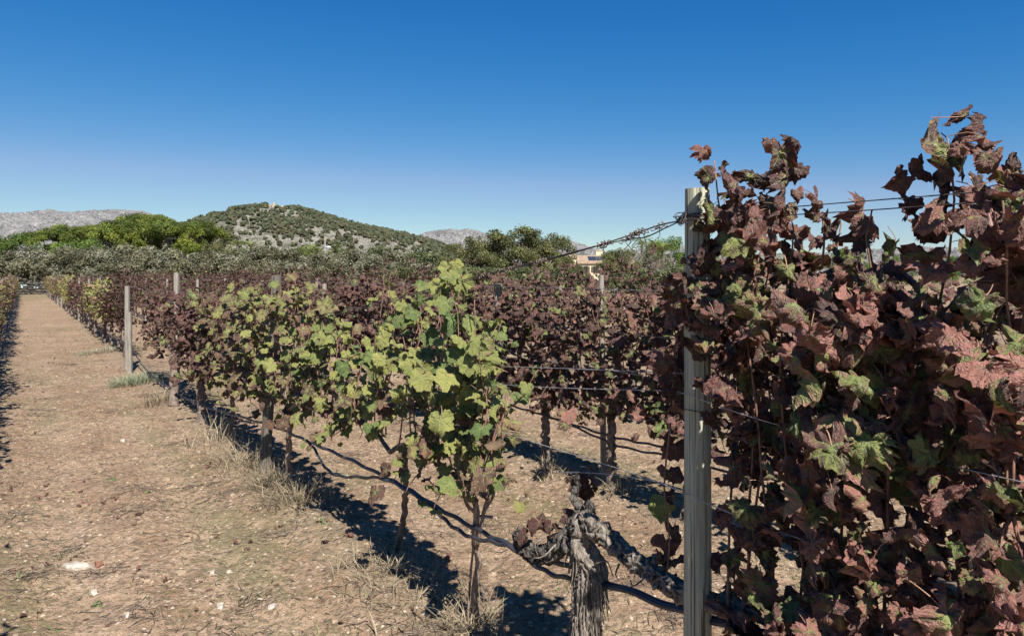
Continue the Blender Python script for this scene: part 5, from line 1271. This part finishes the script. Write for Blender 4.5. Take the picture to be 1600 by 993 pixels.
# ------------------------------------------------------------------ buildings
M['cream'] = plain('cream_render', (.52, .44, .315), .9, .06, .6); M['terracotta'] = plain('terracotta_tiles', (.25, .18, .125), .85, .35, 3.0)
M['dark_glass'] = plain('dark_window', (.02, .022, .025), .25, .2, 2, spec=.5); M['shutter'] = plain('brown_shutter', (.09, .055, .035), .7, .2, 4)
M['solar'] = plain('solar_panel', (.02, .025, .042), .3, .2, 2, spec=.5); M['limewash'] = plain('white_wall', (.6, .76, .72), .9, .05, .5)
M['sandstone'] = plain('sandstone', (.33, .27, .20), .95, .2, .15); M['drystone'] = plain('dark_dry_stone', (.055, .05, .045), .95, .4, 2.5, bumps=.05)
def gable(mb, x0, x1, y0, y1, z, rise, over=.4, th=.18):
    ym = (y0 + y1) / 2; a = (x0 - over, x1 + over)
    for (ya, yb, za, zb) in ((y0 - over, ym, z - over * rise / (ym - y0), z + rise), (y1 + over, ym, z - over * rise / (ym - y0), z + rise)):
        V_ = [(a[0], ya, za), (a[1], ya, za), (a[1], yb, zb), (a[0], yb, zb)]; V_ += [(p[0], p[1], p[2] + th) for p in V_]
        mb.add(V_, [(0, 2, 1), (0, 3, 2), (4, 5, 6), (4, 6, 7), (0, 1, 5), (0, 5, 4), (1, 2, 6), (1, 6, 5), (2, 3, 7), (2, 7, 6), (3, 0, 4), (3, 4, 7)])
def window(root, x, y, z, w_, h_, fr=True):
    mb = MB(); 
    for (dx, dz, sx, sz) in ((-w_ / 2 - .05, 0, .1, h_ + .2), (w_ / 2 + .05, 0, .1, h_ + .2), (0, h_ / 2 + .05, w_, .1), (0, -h_ / 2 - .05, w_, .1), (0, 0, .06, h_)):
        mb.add(*box(x + dx, y - .03, z + dz, sx, .10, sz))
    f = obj('window', mb.mesh('window', M['shutter'], False), root)
    mb = MB(); mb.add(*box(x, y - .004, z, w_, .03, h_)); obj('pane', mb.mesh('pane', M['dark_glass'], False), f)
    mb = MB(); mb.add(*box(x - w_ * .8 - .1, y - .05, z, w_ * .5, .05, h_)); mb.add(*box(x + w_ * .8 + .1, y - .05, z, w_ * .5, .05, h_)); obj('shutters', mb.mesh('shutters', M['shutter'], False), f)
YH = 155.0
def hx_(px): return (px - 800) / F * YH
def hz_(py): return CAMH + (HY - py) / F * YH
hs = thing('house', 'cream two storey house with terracotta roof and solar panels between the dark trees', 'house', (hx_(915), YH, 0))
hs_o = np.array([hx_(915), YH, 0])
mb = MB(); x0, x1 = hx_(905) - hs_o[0], hx_(990) - hs_o[0]; eav = hz_(411)
mb.add(*box((x0 + x1) / 2, 5.0, eav / 2, x1 - x0, 10, eav)); obj('wall', mb.mesh('wall', M['cream'], False), hs)
mb = MB(); gable(mb, x0, x1, 0, 10, eav, 1.75); rf = obj('roof', mb.mesh('roof', M['terracotta'], False), hs)
mb = MB(); xa, xb = hx_(870) - hs_o[0], hx_(905) - hs_o[0]; e2 = hz_(402); mb.add(*box((xa + xb) / 2, 6.5, e2 / 2, xb - xa - .02, 9, e2)); obj('side_wing', mb.mesh('side_wing', M['cream'], False), hs)
mb = MB(); gable(mb, xa, xb - .5, 2, 11, e2, .85, .35); obj('wing_roof', mb.mesh('wing_roof', M['terracotta'], False), hs)
mb = MB(); mb.add(*box(hx_(941) - hs_o[0], 6.0, hz_(397), 1.6, 1.2, 2.0)); mb.add(*box(hx_(941) - hs_o[0], 6.0, hz_(397) + 1.05, 1.9, 1.5, .14)); obj('chimney', mb.mesh('chimney', M['cream'], False), rf)
for k in range(4):
    xx = hx_(921) - hs_o[0] + k * .92; t0, t1 = .25, .80; sl = 1.75 / 5.0
    V_ = [(xx, 5 * t0, eav + 1.75 * t0 + .24), (xx + .86, 5 * t0, eav + 1.75 * t0 + .24), (xx + .86, 5 * t1, eav + 1.75 * t1 + .24), (xx, 5 * t1, eav + 1.75 * t1 + .24)]; V_ += [(a, b_, c - .05) for a, b_, c in V_]
    mb = MB(); mb.add(V_, [(0, 1, 2), (0, 2, 3), (4, 6, 5), (4, 7, 6), (0, 4, 5), (0, 5, 1), (1, 5, 6), (1, 6, 2), (2, 6, 7), (2, 7, 3), (3, 7, 4), (3, 4, 0)]); obj('solar_panel', mb.mesh('solar_panel', M['solar'], False), hs)
for px, py in ((915, 421), (930, 421), (946, 421), (960, 421), (915, 443), (932, 443), (950, 443)):
    window(hs, hx_(px) - hs_o[0], 0, hz_(py), .8, 1.35 if py < 430 else 1.2)
# second roof far off between hill and oaks
YB = 140.0; bx = (674 - 800) / F * YB
h2 = thing('house', 'low house with pinkish roof glimpsed left of the dark oaks', 'house', (bx, YB, 0))
zt = CAMH + (HY - 412) / F * YB
mb = MB(); mb.add(*box(0, 3, zt / 2, 5.5, 6, zt)); obj('wall', mb.mesh('wall', M['cream'], False), h2); mb = MB(); gable(mb, -2.75, 2.75, 0, 6, zt, .7); obj('roof', mb.mesh('roof', M['terracotta'], False), h2)
window(h2, -.9, 0, zt * .55, .8, 1.1); window(h2, 1.0, 0, zt * .55, .8, 1.1)
# white farm building beyond the wall
YW = 88.0; wx = (48 - 800) / F * YW
wh = thing('house', 'low white building glimpsed under the olives at the end of the path', 'house', (wx, YW, 0))
mb = MB(); mb.add(*box(0, 3, 1.35, 9, 6, 2.7)); obj('wall', mb.mesh('wall', M['limewash'], False), wh)
mb = MB(); gable(mb, -4.5, 4.5, 0, 6, 2.7, .9); obj('roof', mb.mesh('roof', M['terracotta'], False), wh)
window(wh, -2.2, 0, 1.4, .8, 1.1); window(wh, .3, 0, 1.4, .8, 1.1)
# hilltop monastery
cx = (434 - 800) / F * HY0; cz = float(hill_h(np.array([cx]), np.array([HY0 - 25.]))[0])
mo = thing('monastery', 'small sandstone monastery on the very top of the wooded hill', 'monastery', (cx, HY0 - 25, cz - 2))
mb = MB()
for (dx, dy, w_, d_, h_) in ((-8, 0, 10, 8, 4.5), (1, 1, 9, 8, 5.5), (9, 0, 8, 9, 4), (16, -3, 9, 6, 3.5), (-15, -3, 7, 5, 4)):
    mb.add(*box(dx, dy, h_ / 2 - 1, w_, d_, h_ + 2, .1 * dx / 10))
obj('wall', mb.mesh('wall', M['sandstone'], False), mo)
mb = MB(); mb.add(*box(3, 1, 4.5, 3.4, 3.4, 9)); obj('tower', mb.mesh('tower', M['sandstone'], False), mo)
mb = MB(); gable(mb, -12.8, -3.2, -3.9, 3.9, 4.6, 1.2, .3); obj('roof', mb.mesh('roof', M['terracotta'], False), mo)
mb = MB()
for dx in (-10, -7, 0, 8, 11): mb.add(*box(dx, -4.35, 2.6, 1.0, .3, 1.6))
obj('windows', mb.mesh('windows', M['dark_glass'], False), mo)
# dry stone wall across the end of the rows
r = np.random.default_rng(12); mb = MB(); uw = 69.5
for v in np.arange(-9, 26, .28):
    for z in np.arange(.1, .95, .2):
        c = W(uw + r.uniform(-.04, .04), v + r.uniform(-.08, .08) + (.14 if int(z * 5) % 2 else 0), z + r.uniform(-.03, .03))
        mb.add(IV * r.uniform(.75, 1.2, (12, 1)) * [.18, .18, .125] + c, IT)
sw = obj('stone_wall', mb.mesh('stone_wall', M['drystone'], False)); sw['label'] = 'low dark dry stone wall across the end of the path'; sw['category'] = 'wall'
